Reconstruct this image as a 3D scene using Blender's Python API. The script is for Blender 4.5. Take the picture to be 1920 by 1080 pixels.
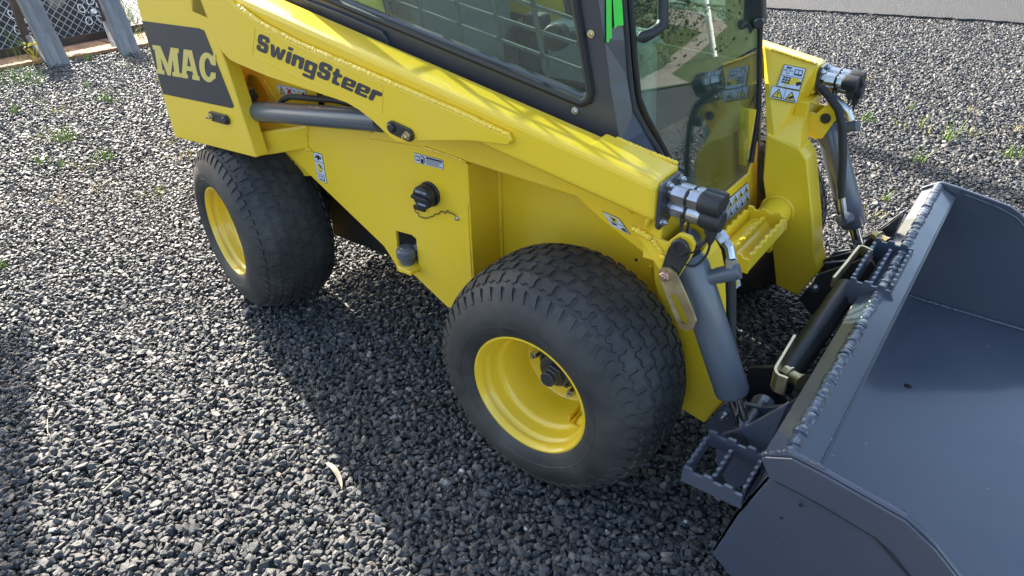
import bpy, bmesh, math, random
import numpy as np
from mathutils import Vector, Matrix, noise
random.seed(7); rng = np.random.default_rng(7)
for o in list(bpy.data.objects): bpy.data.objects.remove(o)
scn = bpy.context.scene; COL = scn.collection
# ------------------------------------------------------------------ camera, light, exposure
CAM_LOC = (0.7996, -1.0999, 1.4702); CAM_ROT = (1.020324, 0.021258, 0.638776); F_PX = 1325.1
cd = bpy.data.cameras.new('camera'); cam = bpy.data.objects.new('camera', cd); COL.objects.link(cam)
cam.location = CAM_LOC; cam.rotation_euler = CAM_ROT
cd.sensor_fit = 'HORIZONTAL'; cd.sensor_width = 36; cd.lens = F_PX*36/1920; cd.clip_start = 0.05; cd.clip_end = 600
scn.camera = cam
SUN_AZ = math.radians(18.0); SUN_EL = math.radians(29.0)       # light travels along (cos az, -sin az)
w = bpy.data.worlds.new('World'); scn.world = w; w.use_nodes = True
nt = w.node_tree; bg = nt.nodes['Background']
sky = nt.nodes.new('ShaderNodeTexSky'); sky.sky_type = 'NISHITA'; sky.sun_disc = False
sky.sun_elevation = SUN_EL
sdir = Vector((-math.cos(SUN_AZ)*math.cos(SUN_EL), math.sin(SUN_AZ)*math.cos(SUN_EL), math.sin(SUN_EL)))
sky.sun_rotation = math.atan2(sdir.x, sdir.y); sky.air_density = 1.0; sky.dust_density = 2.6; sky.ozone_density = 0.5
nt.links.new(sky.outputs[0], bg.inputs[0]); bg.inputs[1].default_value = 0.138
sl = bpy.data.lights.new('sun', 'SUN'); sun = bpy.data.objects.new('sun', sl); COL.objects.link(sun)
sl.energy = 5.0; sl.angle = math.radians(0.53); sl.color = (1.0, 0.93, 0.82)
sun.rotation_euler = sdir.to_track_quat('Z', 'Y').to_euler(); sun.location = (-8, 6, 8)
scn.view_settings.view_transform = 'Standard'; scn.view_settings.look = 'None'
scn.view_settings.exposure = 1.92; scn.view_settings.gamma = 1.0; scn.view_settings.use_curve_mapping = False
scn.render.engine = 'CYCLES'; scn.render.resolution_x = 1024; scn.render.resolution_y = 576
scn.cycles.max_bounces = 10; scn.cycles.transparent_max_bounces = 16; scn.cycles.glossy_bounces = 5

# ------------------------------------------------------------------ measuring helpers: a sighted point on a known plane
from mathutils import Euler
_R = Euler(CAM_ROT, 'XYZ').to_matrix(); _C = Vector(CAM_LOC)
def sight(u, v): return _R @ Vector(((u-960)/F_PX, -(v-540)/F_PX, -1))
def _on(u, v, i, val):
    d = sight(u, v); return _C + d*((val-_C[i])/d[i])
def X(u, v, x): return _on(u, v, 0, x)
def Y(u, v, y): return _on(u, v, 1, y)
def Z(u, v, z): return _on(u, v, 2, z)
YC = 0.736; ZC = 0.3188; WB = 1.432
def V(*a): return Vector(a)

# ------------------------------------------------------------------ materials
def mat(name): 
    m = bpy.data.materials.new(name); m.use_nodes = True
    return m, m.node_tree, m.node_tree.nodes['Principled BSDF']
def simple(name, col, rough=0.5, metal=0.0, coat=0.0, var=0.0, scale=8, bump=0.0, bscale=200, spec=0.5, rvar=0.0):
    m, t, b = mat(name); b.inputs['Base Color'].default_value = (*col, 1); b.inputs['Roughness'].default_value = rough
    b.inputs['Metallic'].default_value = metal; b.inputs['Coat Weight'].default_value = coat; b.inputs['Coat Roughness'].default_value = 0.08
    b.inputs['Specular IOR Level'].default_value = spec
    L = t.links; tc = t.nodes.new('ShaderNodeTexCoord')
    if var or rvar:
        n = t.nodes.new('ShaderNodeTexNoise'); n.inputs['Scale'].default_value = scale; n.inputs['Detail'].default_value = 6
        L.new(tc.outputs['Object'], n.inputs['Vector'])
        if var:
            r = t.nodes.new('ShaderNodeMapRange'); r.inputs[1].default_value = .3; r.inputs[2].default_value = .7
            r.inputs[3].default_value = 1-var; r.inputs[4].default_value = 1+var
            mx = t.nodes.new('ShaderNodeMix'); mx.data_type = 'RGBA'; mx.blend_type = 'MULTIPLY'; mx.inputs[0].default_value = 1
            mx.inputs[6].default_value = (*col, 1); L.new(n.outputs[0], r.inputs[0]); L.new(r.outputs[0], mx.inputs[7])
            L.new(mx.outputs[2], b.inputs['Base Color'])
        if rvar:
            r = t.nodes.new('ShaderNodeMapRange'); r.inputs[1].default_value = .3; r.inputs[2].default_value = .7
            r.inputs[3].default_value = rough-rvar; r.inputs[4].default_value = rough+rvar
            L.new(n.outputs[0], r.inputs[0]); L.new(r.outputs[0], b.inputs['Roughness'])
    if bump:
        n = t.nodes.new('ShaderNodeTexNoise'); n.inputs['Scale'].default_value = bscale; n.inputs['Detail'].default_value = 3
        L.new(tc.outputs['Object'], n.inputs['Vector'])
        bp = t.nodes.new('ShaderNodeBump'); bp.inputs['Strength'].default_value = bump; bp.inputs['Distance'].default_value = 0.002
        L.new(n.outputs[0], bp.inputs['Height']); L.new(bp.outputs[0], b.inputs['Normal'])
    return m
M = {}
def painted(name, col, rough, coat, dust, dustcol, bump=.06):
    """machine paint: dust film in patches, specks, slight orange peel"""
    m, t, b = mat(name); L = t.links; tc = t.nodes.new('ShaderNodeTexCoord')
    def N(sc, det, rough_=.6):
        n = t.nodes.new('ShaderNodeTexNoise'); n.inputs['Scale'].default_value = sc; n.inputs['Detail'].default_value = det; n.inputs['Roughness'].default_value = rough_
        L.new(tc.outputs['Object'], n.inputs['Vector']); return n
    a = N(3.0, 8); s = N(260, 2)
    r = t.nodes.new('ShaderNodeMapRange'); r.inputs[1].default_value = .42; r.inputs[2].default_value = .75; r.inputs[4].default_value = dust; L.new(a.outputs[0], r.inputs[0])
    sp = t.nodes.new('ShaderNodeMapRange'); sp.inputs[1].default_value = .74; sp.inputs[2].default_value = .78; sp.inputs[4].default_value = dust*1.2; L.new(s.outputs[0], sp.inputs[0])
    ad = t.nodes.new('ShaderNodeMath'); ad.operation = 'ADD'; ad.use_clamp = True; L.new(r.outputs[0], ad.inputs[0]); L.new(sp.outputs[0], ad.inputs[1])
    mx = t.nodes.new('ShaderNodeMix'); mx.data_type = 'RGBA'; mx.inputs[6].default_value = (*col, 1); mx.inputs[7].default_value = (*dustcol, 1)
    L.new(ad.outputs[0], mx.inputs[0]); L.new(mx.outputs[2], b.inputs['Base Color'])
    rr = t.nodes.new('ShaderNodeMapRange'); rr.inputs[3].default_value = rough; rr.inputs[4].default_value = min(1, rough+.5); L.new(ad.outputs[0], rr.inputs[0]); L.new(rr.outputs[0], b.inputs['Roughness'])
    vo = t.nodes.new('ShaderNodeTexVoronoi'); vo.inputs['Scale'].default_value = 34; L.new(tc.outputs['Object'], vo.inputs['Vector'])
    sc_ = t.nodes.new('ShaderNodeSeparateColor'); L.new(vo.outputs['Color'], sc_.inputs[0])
    th = t.nodes.new('ShaderNodeMapRange'); th.inputs[1].default_value = .80; th.inputs[2].default_value = 1.0; th.inputs[3].default_value = 0; th.inputs[4].default_value = .085; L.new(sc_.outputs[0], th.inputs[0])
    lt = t.nodes.new('ShaderNodeMath'); lt.operation = 'LESS_THAN'; L.new(vo.outputs['Distance'], lt.inputs[0]); L.new(th.outputs[0], lt.inputs[1])
    fl = t.nodes.new('ShaderNodeMix'); fl.data_type = 'RGBA'; fl.inputs[7].default_value = (.42, .41, .38, 1); L.new(lt.outputs[0], fl.inputs[0]); L.new(mx.outputs[2], fl.inputs[6]); L.new(fl.outputs[2], b.inputs['Base Color'])
    b.inputs['Coat Weight'].default_value = coat; b.inputs['Coat Roughness'].default_value = .1
    # fine scratches: stretched noise lines that lighten the paint a little
    mp = t.nodes.new('ShaderNodeMapping'); mp.inputs['Scale'].default_value = (14, 2.2, 9); mp.inputs['Rotation'].default_value = (.4, .7, .5); L.new(tc.outputs['Object'], mp.inputs[0])
    sn = t.nodes.new('ShaderNodeTexNoise'); sn.inputs['Scale'].default_value = 9; sn.inputs['Detail'].default_value = 3; L.new(mp.outputs[0], sn.inputs['Vector'])
    sr = t.nodes.new('ShaderNodeMapRange'); sr.inputs[1].default_value = .70; sr.inputs[2].default_value = .74; sr.inputs[4].default_value = dust*.8; L.new(sn.outputs[0], sr.inputs[0])
    ad2 = t.nodes.new('ShaderNodeMath'); ad2.operation = 'ADD'; ad2.use_clamp = True; L.new(ad.outputs[0], ad2.inputs[0]); L.new(sr.outputs[0], ad2.inputs[1]); L.new(ad2.outputs[0], mx.inputs[0]); L.new(ad2.outputs[0], rr.inputs[0])
    b0 = t.nodes.new('ShaderNodeBump'); b0.inputs['Strength'].default_value = .35; b0.inputs['Distance'].default_value = .006; n3 = N(5, 1); L.new(n3.outputs[0], b0.inputs['Height'])
    bp = t.nodes.new('ShaderNodeBump'); bp.inputs['Strength'].default_value = bump; bp.inputs['Distance'].default_value = .001; L.new(b0.outputs[0], bp.inputs['Normal'])
    n2 = N(60, 2); L.new(n2.outputs[0], bp.inputs['Height']); L.new(bp.outputs[0], b.inputs['Normal']); L.new(bp.outputs[0], b.inputs['Coat Normal'])
    return m
M['yellow'] = painted('yellow_paint', (0.84, 0.565, 0.022), .30, .4, .10, (.55, .5, .3))
M['grey'] = painted('bluegrey_paint', (0.056, 0.066, 0.094), .28, .6, .17, (.16, .15, .14))
M['cab'] = painted('cab_charcoal_paint', (0.036, 0.037, 0.047), .38, .3, .10, (.2, .19, .17))
M['cyl'] = painted('cylinder_grey_paint', (0.085, 0.10, 0.125), .34, .3, .15, (.2, .19, .17))
M['blackpaint'] = painted('black_paint', (0.018, 0.018, 0.021), .4, .2, .12, (.15, .14, .12))
M['rubber'] = simple('hose_rubber', (0.016, 0.016, 0.017), .6, bump=.2, bscale=150)
M['plastic'] = simple('black_plastic', (0.02, 0.02, 0.022), .5, bump=.1, bscale=400)
M['zinc'] = simple('zinc_steel', (0.55, 0.56, 0.57), .3, 1.0, var=.15, scale=40)
M['gold'] = simple('yellow_passivated_steel', (0.62, 0.52, 0.33), .38, 1.0, var=.22, scale=22, rvar=.1)
M['chrome'] = simple('chrome_rod', (0.75, 0.74, 0.72), .12, 1.0)
M['copper'] = simple('copper_bolt', (0.62, 0.42, 0.34), .35, 1.0)
M['decalwhite'] = simple('decal_white', (0.56, 0.60, 0.70), .45)
M['decalblack'] = simple('decal_black', (0.012, 0.012, 0.014), .5)
M['decaldark'] = simple('decal_charcoal', (0.03, 0.034, 0.045), .5, var=.12, scale=6)
M['decalyel'] = simple('decal_yellow', (0.72, 0.53, 0.03), .5)
M['decalmac'] = simple('decal_mac_yellow', (0.66, 0.52, 0.14), .5)
M['decalred'] = simple('decal_red', (0.5, 0.03, 0.03), .5)
M['liner'] = simple('cab_liner_grey', (0.055, 0.06, 0.062), .6, var=.2, scale=6)
M['guard'] = simple('guard_bar_grey', (0.075, 0.08, 0.08), .45)
M['interior'] = simple('cab_interior_grey', (0.15, 0.16, 0.16), .6, var=.2, scale=6)
M['hood'] = simple('engine_cover_grey', (0.33, 0.36, 0.36), .6, var=.15, scale=5)
M['tape'] = simple('green_tape', (0.05, 0.60, 0.04), .5)
M['dark'] = simple('dark_underside', (0.012, 0.012, 0.013), .7)
M['yellowin'] = M['yellow']
def tyre_mat():
    m, t, b = mat('tyre_rubber'); L = t.links; tc = t.nodes.new('ShaderNodeTexCoord')
    n = t.nodes.new('ShaderNodeTexNoise'); n.inputs['Scale'].default_value = 7; n.inputs['Detail'].default_value = 9; n.inputs['Roughness'].default_value = .7
    L.new(tc.outputs['Object'], n.inputs['Vector'])
    cr = t.nodes.new('ShaderNodeValToRGB'); e = cr.color_ramp.elements
    e[0].position = .34; e[0].color = (.018, .0185, .020, 1); e[1].position = .78; e[1].color = (.060, .058, .055, 1)
    L.new(n.outputs[0], cr.inputs[0]); L.new(cr.outputs[0], b.inputs['Base Color'])
    nl = t.nodes.new('ShaderNodeTexNoise'); nl.inputs['Scale'].default_value = 2.6; nl.inputs['Detail'].default_value = 10; nl.inputs['Roughness'].default_value = .68; L.new(tc.outputs['Object'], nl.inputs['Vector'])
    lr = t.nodes.new('ShaderNodeMapRange'); lr.inputs[1].default_value = .50; lr.inputs[2].default_value = .68; lr.inputs[4].default_value = .55; L.new(nl.outputs[0], lr.inputs[0])
    dm = t.nodes.new('ShaderNodeMix'); dm.data_type = 'RGBA'; dm.inputs[7].default_value = (.095, .088, .076, 1); L.new(lr.outputs[0], dm.inputs[0]); L.new(cr.outputs[0], dm.inputs[6]); L.new(dm.outputs[2], b.inputs['Base Color'])
    n2 = t.nodes.new('ShaderNodeTexNoise'); n2.inputs['Scale'].default_value = 160; n2.inputs['Detail'].default_value = 4
    L.new(tc.outputs['Object'], n2.inputs['Vector'])
    bp = t.nodes.new('ShaderNodeBump'); bp.inputs['Strength'].default_value = .25; bp.inputs['Distance'].default_value = .002
    L.new(n2.outputs[0], bp.inputs['Height']); L.new(bp.outputs[0], b.inputs['Normal']); b.inputs['Roughness'].default_value = .62
    return m
M['tyre'] = tyre_mat()
def stone_mat():
    m, t, b = mat('crushed_basalt'); L = t.links; tc = t.nodes.new('ShaderNodeTexCoord'); oi = t.nodes.new('ShaderNodeObjectInfo')
    cr = t.nodes.new('ShaderNodeValToRGB'); e = cr.color_ramp.elements
    e[0].position = 0; e[0].color = (.029, .031, .033, 1); e[1].position = .93; e[1].color = (.090, .090, .087, 1)
    for p, c in ((.965, (.17, .14, .115, 1)), (1.0, (.24, .235, .225, 1))):
        x = e.new(p); x.color = c
    L.new(oi.outputs['Random'], cr.inputs[0])
    n = t.nodes.new('ShaderNodeTexNoise'); n.inputs['Scale'].default_value = 90; n.inputs['Detail'].default_value = 5; n.inputs['Roughness'].default_value = .7
    L.new(tc.outputs['Object'], n.inputs['Vector'])
    r = t.nodes.new('ShaderNodeMapRange'); r.inputs[1].default_value = .25; r.inputs[2].default_value = .75; r.inputs[3].default_value = .65; r.inputs[4].default_value = 1.45
    L.new(n.outputs[0], r.inputs[0])
    mx = t.nodes.new('ShaderNodeMix'); mx.data_type = 'RGBA'; mx.blend_type = 'MULTIPLY'; mx.inputs[0].default_value = 1
    L.new(cr.outputs[0], mx.inputs[6]); L.new(r.outputs[0], mx.inputs[7]); L.new(mx.outputs[2], b.inputs['Base Color'])
    bp = t.nodes.new('ShaderNodeBump'); bp.inputs['Strength'].default_value = .5; bp.inputs['Distance'].default_value = .003
    L.new(n.outputs[0], bp.inputs['Height']); L.new(bp.outputs[0], b.inputs['Normal']); b.inputs['Roughness'].default_value = .58
    return m
M['stone'] = stone_mat()
def glass_mat(name, tint, refl=1.0):
    m = bpy.data.materials.new(name); m.use_nodes = True; t = m.node_tree; t.nodes.clear(); L = t.links
    out = t.nodes.new('ShaderNodeOutputMaterial'); mix = t.nodes.new('ShaderNodeMixShader'); tr = t.nodes.new('ShaderNodeBsdfTransparent')
    gl = t.nodes.new('ShaderNodeBsdfGlossy'); gl.inputs['Roughness'].default_value = .012; gl.inputs['Color'].default_value = (refl, refl, refl, 1)
    fr = t.nodes.new('ShaderNodeFresnel'); 
    ge = t.nodes.new('ShaderNodeNewGeometry'); io = t.nodes.new('ShaderNodeMix'); io.data_type = 'FLOAT'; io.inputs[2].default_value = 1.6; io.inputs[3].default_value = 1/1.6   # same mirror strength on both faces of the pane
    L.new(ge.outputs['Backfacing'], io.inputs[0]); L.new(io.outputs[0], fr.inputs[0]); tr.inputs[0].default_value = (*tint, 1)
    df = t.nodes.new('ShaderNodeBsdfDiffuse'); df.inputs[0].default_value = (.5, .52, .5, 1)
    tc = t.nodes.new('ShaderNodeTexCoord'); n = t.nodes.new('ShaderNodeTexNoise'); n.inputs['Scale'].default_value = 4; n.inputs['Detail'].default_value = 9
    L.new(tc.outputs['Object'], n.inputs['Vector'])
    r = t.nodes.new('ShaderNodeMapRange'); r.inputs[1].default_value = .35; r.inputs[2].default_value = .8; r.inputs[4].default_value = .05
    L.new(n.outputs[0], r.inputs[0]); m2 = t.nodes.new('ShaderNodeMixShader'); L.new(r.outputs[0], m2.inputs[0])
    L.new(tr.outputs[0], m2.inputs[1]); L.new(df.outputs[0], m2.inputs[2])
    L.new(fr.outputs[0], mix.inputs[0]); L.new(m2.outputs[0], mix.inputs[1]); L.new(gl.outputs[0], mix.inputs[2]); L.new(mix.outputs[0], out.inputs[0])
    return m
M['glass'] = glass_mat('green_tinted_glass', (.74, .87, .82))

# ------------------------------------------------------------------ mesh helpers
class MB:
    def __init__(s): s.v = []; s.f = []; s.mi = []; s.cur = 0; s.runs = []
    def add(s, vs, fs):
        k = len(s.v); s.runs.append((k, len(s.f), len(vs), len(fs))); s.v += [tuple(x) for x in vs]; s.f += [tuple(i+k for i in f) for f in fs]; s.mi += [s.cur]*len(fs); return s
    def prism(s, pts, ext):
        """closed plate: planar polygon pushed along ext"""
        pts = [Vector(p) for p in pts]; ext = Vector(ext); n = len(pts)
        nrm = Vector((0, 0, 0))
        for i in range(n): nrm += pts[i].cross(pts[(i+1) % n])
        if nrm.dot(ext) > 0: pts = pts[::-1]
        return s.add(pts + [p+ext for p in pts], [tuple(range(n)), tuple(range(2*n-1, n-1, -1))] + [(i, i+n, (i+1) % n+n, (i+1) % n) for i in range(n)])
    def box(s, a, b):
        a = Vector(a); b = Vector(b); lo = Vector([min(p, q) for p, q in zip(a, b)]); hi = Vector([max(p, q) for p, q in zip(a, b)])
        v = [(x, y, z) for x in (lo.x, hi.x) for y in (lo.y, hi.y) for z in (lo.z, hi.z)]
        return s.add(v, [(0, 1, 3, 2), (4, 6, 7, 5), (0, 4, 5, 1), (2, 3, 7, 6), (0, 2, 6, 4), (1, 5, 7, 3)])
    def tube(s, pts, r, n=12, cap=True, closed=False):
        """swept round bar; r may be a list"""
        pts = [Vector(p) for p in pts]; m = len(pts); rs = r if isinstance(r, (list, tuple)) else [r]*m
        vs = []; up = None
        for i, p in enumerate(pts):
            a = pts[i-1] if (i > 0 or closed) else p; b = pts[(i+1) % m] if (i < m-1 or closed) else p
            d = (b-a).normalized() if (b-a).length > 1e-9 else Vector((1, 0, 0))
            if up is None: up = Vector((0, 0, 1)) if abs(d.z) < .9 else Vector((0, 1, 0))
            x = d.cross(up); x = x.normalized() if x.length > 1e-6 else d.orthogonal().normalized(); up = x.cross(d).normalized()
            for k in range(n):
                t = 2*math.pi*k/n; vs.append(p + (x*math.cos(t)+up*math.sin(t))*rs[i])
        fs = [(i*n+k, i*n+(k+1) % n, ((i+1) % m)*n+(k+1) % n, ((i+1) % m)*n+k) for i in range(m if closed else m-1) for k in range(n)]
        if cap and not closed: fs += [tuple(range(n-1, -1, -1)), tuple((m-1)*n+k for k in range(n))]
        return s.add(vs, fs)
    def lathe(s, o, ax, prof, n=24, cap=True, phase=0):
        """prof: list of (distance along axis, radius)"""
        o = Vector(o); ax = Vector(ax).normalized(); x = ax.orthogonal().normalized(); y = ax.cross(x); vs = []
        for h, r in prof:
            for k in range(n):
                t = 2*math.pi*k/n+phase; vs.append(o+ax*h+(x*math.cos(t)+y*math.sin(t))*r)
        m = len(prof); fs = [(i*n+k, i*n+(k+1) % n, (i+1)*n+(k+1) % n, (i+1)*n+k) for i in range(m-1) for k in range(n)]
        if cap: fs += [tuple(range(n-1, -1, -1)), tuple((m-1)*n+k for k in range(n))]
        return s.add(vs, fs)
    def sweepflat(s, pts, wide, thick):
        """flat bar along a planar polyline; wide = vector across the bar, thick = thickness in the plane of the polyline"""
        pts = [Vector(p) for p in pts]; wide = Vector(wide); m = len(pts); vs = []
        for i, p in enumerate(pts):
            d = (pts[min(i+1, m-1)]-pts[max(i-1, 0)]).normalized(); nn = d.cross(wide).normalized()*thick/2
            vs += [p-nn-wide/2, p-nn+wide/2, p+nn+wide/2, p+nn-wide/2]
        fs = [(i*4+k, i*4+(k+1) % 4, i*4+4+(k+1) % 4, i*4+4+k) for i in range(m-1) for k in range(4)]
        return s.add(vs, fs+[(3, 2, 1, 0), (m*4-4, m*4-3, m*4-2, m*4-1)])
ORIG = {}
def world_origin(p): return ORIG.get(p.name, Vector((0, 0, 0))) if p else Vector((0, 0, 0))
def obj(name, mb, mats, parent=None, bevel=0.0, smooth=False, seg=2, origin=None, mirror=False, angle=30):
    if name in ('weld_seam', 'hydraulic_hose', 'hose_fitting') and len(mb.runs) > 1 and name != 'hose_fitting':    # every run is a piece of its own
        for (v0, f0, nv, nf) in mb.runs:
            m1 = MB(); m1.add(mb.v[v0:v0+nv], [tuple(i-v0 for i in f) for f in mb.f[f0:f0+nf]]); o = obj(name, m1, mats, parent, bevel, smooth, seg, origin, mirror, angle)
        return o
    vs = mb.v; fs = mb.f
    if mirror: vs = [(x, 2*YC-y, z) for x, y, z in vs]; fs = [f[::-1] for f in fs]
    o0 = Vector(origin) if origin is not None else world_origin(parent)
    me = bpy.data.meshes.new(name); me.from_pydata([Vector(v)-o0 for v in vs], [], fs)
    mats = mats if isinstance(mats, (list, tuple)) else [mats]
    for k in mats: me.materials.append(M[k] if isinstance(k, str) else k)
    if len(mats) > 1: me.polygons.foreach_set('material_index', mb.mi)
    bm = bmesh.new(); bm.from_mesh(me); bmesh.ops.recalc_face_normals(bm, faces=bm.faces); bm.to_mesh(me); bm.free()
    if smooth: me.shade_smooth(); me.set_sharp_from_angle(angle=math.radians(angle))
    o = bpy.data.objects.new(name, me); COL.objects.link(o); o.parent = parent
    if parent is None: o.location = o0
    elif origin is not None: o.location = o0-world_origin(parent)
    ORIG[o.name] = o0
    if bevel:
        b = o.modifiers.new('bevel', 'BEVEL'); b.width = bevel; b.segments = seg; b.limit_method = 'ANGLE'; b.angle_limit = math.radians(35)
        b.harden_normals = False
    return o
def both(name, mb, mats, parent, **k):
    a = obj(name, mb, mats, parent, **k); b = obj(name, mb, mats, parent, mirror=True, **k); return a, b
def thing(name, label, cat, loc, group=None):
    o = bpy.data.objects.new(name, None); COL.objects.link(o); o.location = loc; o.empty_display_size = .1
    o['label'] = label; o['category'] = cat
    if group: o['group'] = group
    ORIG[o.name] = Vector(loc); return o
def tag(o, label, cat, group=None):
    o['label'] = label; o['category'] = cat
    if group: o['group'] = group
    return o
def kind(o, k): o['kind'] = k; return o
def bead(mb, a, b, r, step=.012, n=8, jit=.35, seed=0):
    """lumpy weld run between two points (or along a list)"""
    pts = [Vector(p) for p in ([a]+([b] if not isinstance(b, list) else b))]; out = []; rs = []; rnd = random.Random(seed)
    for p, q in zip(pts, pts[1:]):
        L = (q-p).length; k = max(2, int(L/step*4))
        for i in range(k):
            t = i/k; ph = (L*t/step) % 1
            out.append(p.lerp(q, t)+Vector((rnd.uniform(-1, 1), rnd.uniform(-1, 1), rnd.uniform(-1, 1)))*r*.12); rs.append(r*(1-jit*ph+rnd.uniform(-.08, .08)))
    out.append(pts[-1]); rs.append(r*.6); rs[0] = r*.6
    return mb.tube(out, rs, n)
def hexbolt(mb, o, ax, r, h=.012, washer=True):
    o = Vector(o); ax = Vector(ax).normalized()
    if washer: mb.lathe(o, ax, [(0, r*1.5), (.003, r*1.5)], 20); o = o+ax*.0032
    mb.lathe(o, ax, [(0, r), (h*.8, r), (h, r*.82)], 6); mb.lathe(o+ax*(h+.0003), ax, [(0, r*.55), (.004, r*.5)], 12); return mb
def quad(c, u, v): a, b, d, e = c; return (a*(1-u)+b*u)*(1-v)+(e*(1-u)+d*u)*v     # c = TL,TR,BR,BL ; v down
def decal(name, c, shapes, parent, base='decalwhite', towards=None, border=.012, label=None, lift=.0008):
    """flat sticker; shapes = (material, polygon in u,v [, layer])"""
    c = [Vector(p) for p in c]; n = (c[1]-c[0]).cross(c[3]-c[0]).normalized()
    t = Vector(towards) if towards is not None else _C-c[0]
    if n.dot(t) < 0: n = -n
    keys = [base, 'decalblack', 'decalyel', 'decalred', 'decalwhite', 'decalmac']; mb = MB()
    mb.cur = 1; mb.prism([p+n*.0002 for p in c], n*lift)
    W = (c[1]-c[0]).length; H = (c[3]-c[0]).length; bu = border*min(W, H)*4/W*.6; bv = border*min(W, H)*4/H*.6
    mb.cur = 0; mb.prism([quad(c, a, b)+n*(lift+.0003) for a, b in ((bu, bv), (1-bu, bv), (1-bu, 1-bv), (bu, 1-bv))], n*.0003)
    for sh in shapes:
        lay = sh[2] if len(sh) > 2 else 1
        mb.cur = keys.index(sh[0]); mb.prism([quad(c, a, b)+n*(lift+.0003+.0005*lay) for a, b in sh[1]], n*.0003)
    o = obj(name, mb, keys, parent)
    if label: o['label'] = label
    return o
def rect(a, b, c_, d): return [(a, b), (c_, b), (c_, d), (a, d)]
def tri_icon(a, b, c_, d, ink=True):
    m = (a+c_)/2; o = [('decalblack', [(m, b), (c_, d), (a, d)]), ('decalyel', [(m, b+(d-b)*.18), (c_-(c_-a)*.13, d-(d-b)*.08), (a+(c_-a)*.13, d-(d-b)*.08)], 2)]
    if ink: o += [('decalblack', [(m-(c_-a)*.05, b+(d-b)*.42), (m+(c_-a)*.07, b+(d-b)*.38), (m+(c_-a)*.03, b+(d-b)*.72), (m-(c_-a)*.03, b+(d-b)*.72)], 3), ('decalblack', rect(m-(c_-a)*.05, b+(d-b)*.78, m+(c_-a)*.05, b+(d-b)*.87), 3)]
    return o
def lines(a, b, c_, d, n, rnd=random):
    out = []
    for i in range(n):
        y0 = b+(d-b)*i/n; out.append(('decalblack', rect(a, y0, a+(c_-a)*rnd.uniform(.75, 1), y0+(d-b)/n*.45)))
    return out
def book(a, b, c_, d):
    m = (a+c_)/2; return [('decalblack', rect(a, b, c_, d)), ('decalwhite', rect(a+.1*(c_-a), b+.15*(d-b), m-.04*(c_-a), d-.25*(d-b)), 2), ('decalwhite', rect(m+.04*(c_-a), b+.15*(d-b), c_-.1*(c_-a), d-.25*(d-b)), 2)]
def fontmesh(name, txt, c, material, parent, depth=.0008, offset=.0, towards=None, shear=0):
    cu = bpy.data.curves.new('lettering', 'FONT'); cu.body = txt; cu.offset = offset; cu.shear = shear; cu.resolution_u = 4; cu.space_character = 1.04
    to = bpy.data.objects.new('lettering', cu); COL.objects.link(to); bpy.context.view_layer.update()
    dg = bpy.context.evaluated_depsgraph_get(); me = bpy.data.meshes.new_from_object(to.evaluated_get(dg)); bpy.data.objects.remove(to)
    c = [Vector(p) for p in c]; n = (c[1]-c[0]).cross(c[3]-c[0]).normalized()
    if n.dot((Vector(towards) if towards is not None else _C-c[0])) < 0: n = -n
    xs = [v.co.x for v in me.vertices]; ys = [v.co.y for v in me.vertices]; x0, x1, y0, y1 = min(xs), max(xs), min(ys), max(ys)
    for v in me.vertices: v.co = quad(c, (v.co.x-x0)/(x1-x0), 1-(v.co.y-y0)/(y1-y0))+n*depth-world_origin(parent)
    me.materials.clear(); me.materials.append(M[material])
    bm = bmesh.new(); bm.from_mesh(me); r = bmesh.ops.extrude_face_region(bm, geom=bm.faces[:])
    bmesh.ops.translate(bm, vec=-n*.0006, verts=[g for g in r['geom'] if isinstance(g, bmesh.types.BMVert)])
    bmesh.ops.recalc_face_normals(bm, faces=bm.faces); bm.to_mesh(me); bm.free()
    o = bpy.data.objects.new(name, me); COL.objects.link(o); o.parent = parent; return o

# ------------------------------------------------------------------ setting: ground, gravel, road, verge
def sheet(name, poly, z, m, sub=0):
    mb = MB(); mb.add([(x, y, z) for x, y in poly], [tuple(range(len(poly)))])
    o = obj(name, mb, m); o['kind'] = 'structure'; return o
def ground_mat(name, c1, c2, scale, bump, dist, rough=.8, coarse=1.2):
    m, t, b = mat(name); L = t.links; tc = t.nodes.new('ShaderNodeTexCoord')
    vo = t.nodes.new('ShaderNodeTexVoronoi'); vo.inputs['Scale'].default_value = scale; L.new(tc.outputs['Object'], vo.inputs['Vector'])
    n = t.nodes.new('ShaderNodeTexNoise'); n.inputs['Scale'].default_value = coarse; n.inputs['Detail'].default_value = 8; L.new(tc.outputs['Object'], n.inputs['Vector'])
    sp = t.nodes.new('ShaderNodeSeparateColor'); L.new(vo.outputs['Color'], sp.inputs[0])
    ad = t.nodes.new('ShaderNodeMath'); ad.operation = 'MULTIPLY_ADD'; L.new(n.outputs[0], ad.inputs[0]); ad.inputs[1].default_value = .5; 
    h = t.nodes.new('ShaderNodeMath'); h.operation = 'MULTIPLY'; h.inputs[1].default_value = .5; L.new(sp.outputs[0], h.inputs[0]); L.new(h.outputs[0], ad.inputs[2])
    mx = t.nodes.new('ShaderNodeMix'); mx.data_type = 'RGBA'; mx.inputs[6].default_value = (*c1, 1); mx.inputs[7].default_value = (*c2, 1)
    L.new(ad.outputs[0], mx.inputs[0]); L.new(mx.outputs[2], b.inputs['Base Color']); b.inputs['Roughness'].default_value = rough
    bp = t.nodes.new('ShaderNodeBump'); bp.inputs['Strength'].default_value = bump; bp.inputs['Distance'].default_value = dist
    L.new(vo.outputs['Distance'], bp.inputs['Height']); L.new(bp.outputs[0], b.inputs['Normal']); return m
M['soil'] = ground_mat('gravel_underlayer', (.035, .037, .040), (.11, .112, .112), 48, 1.0, .02)
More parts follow.
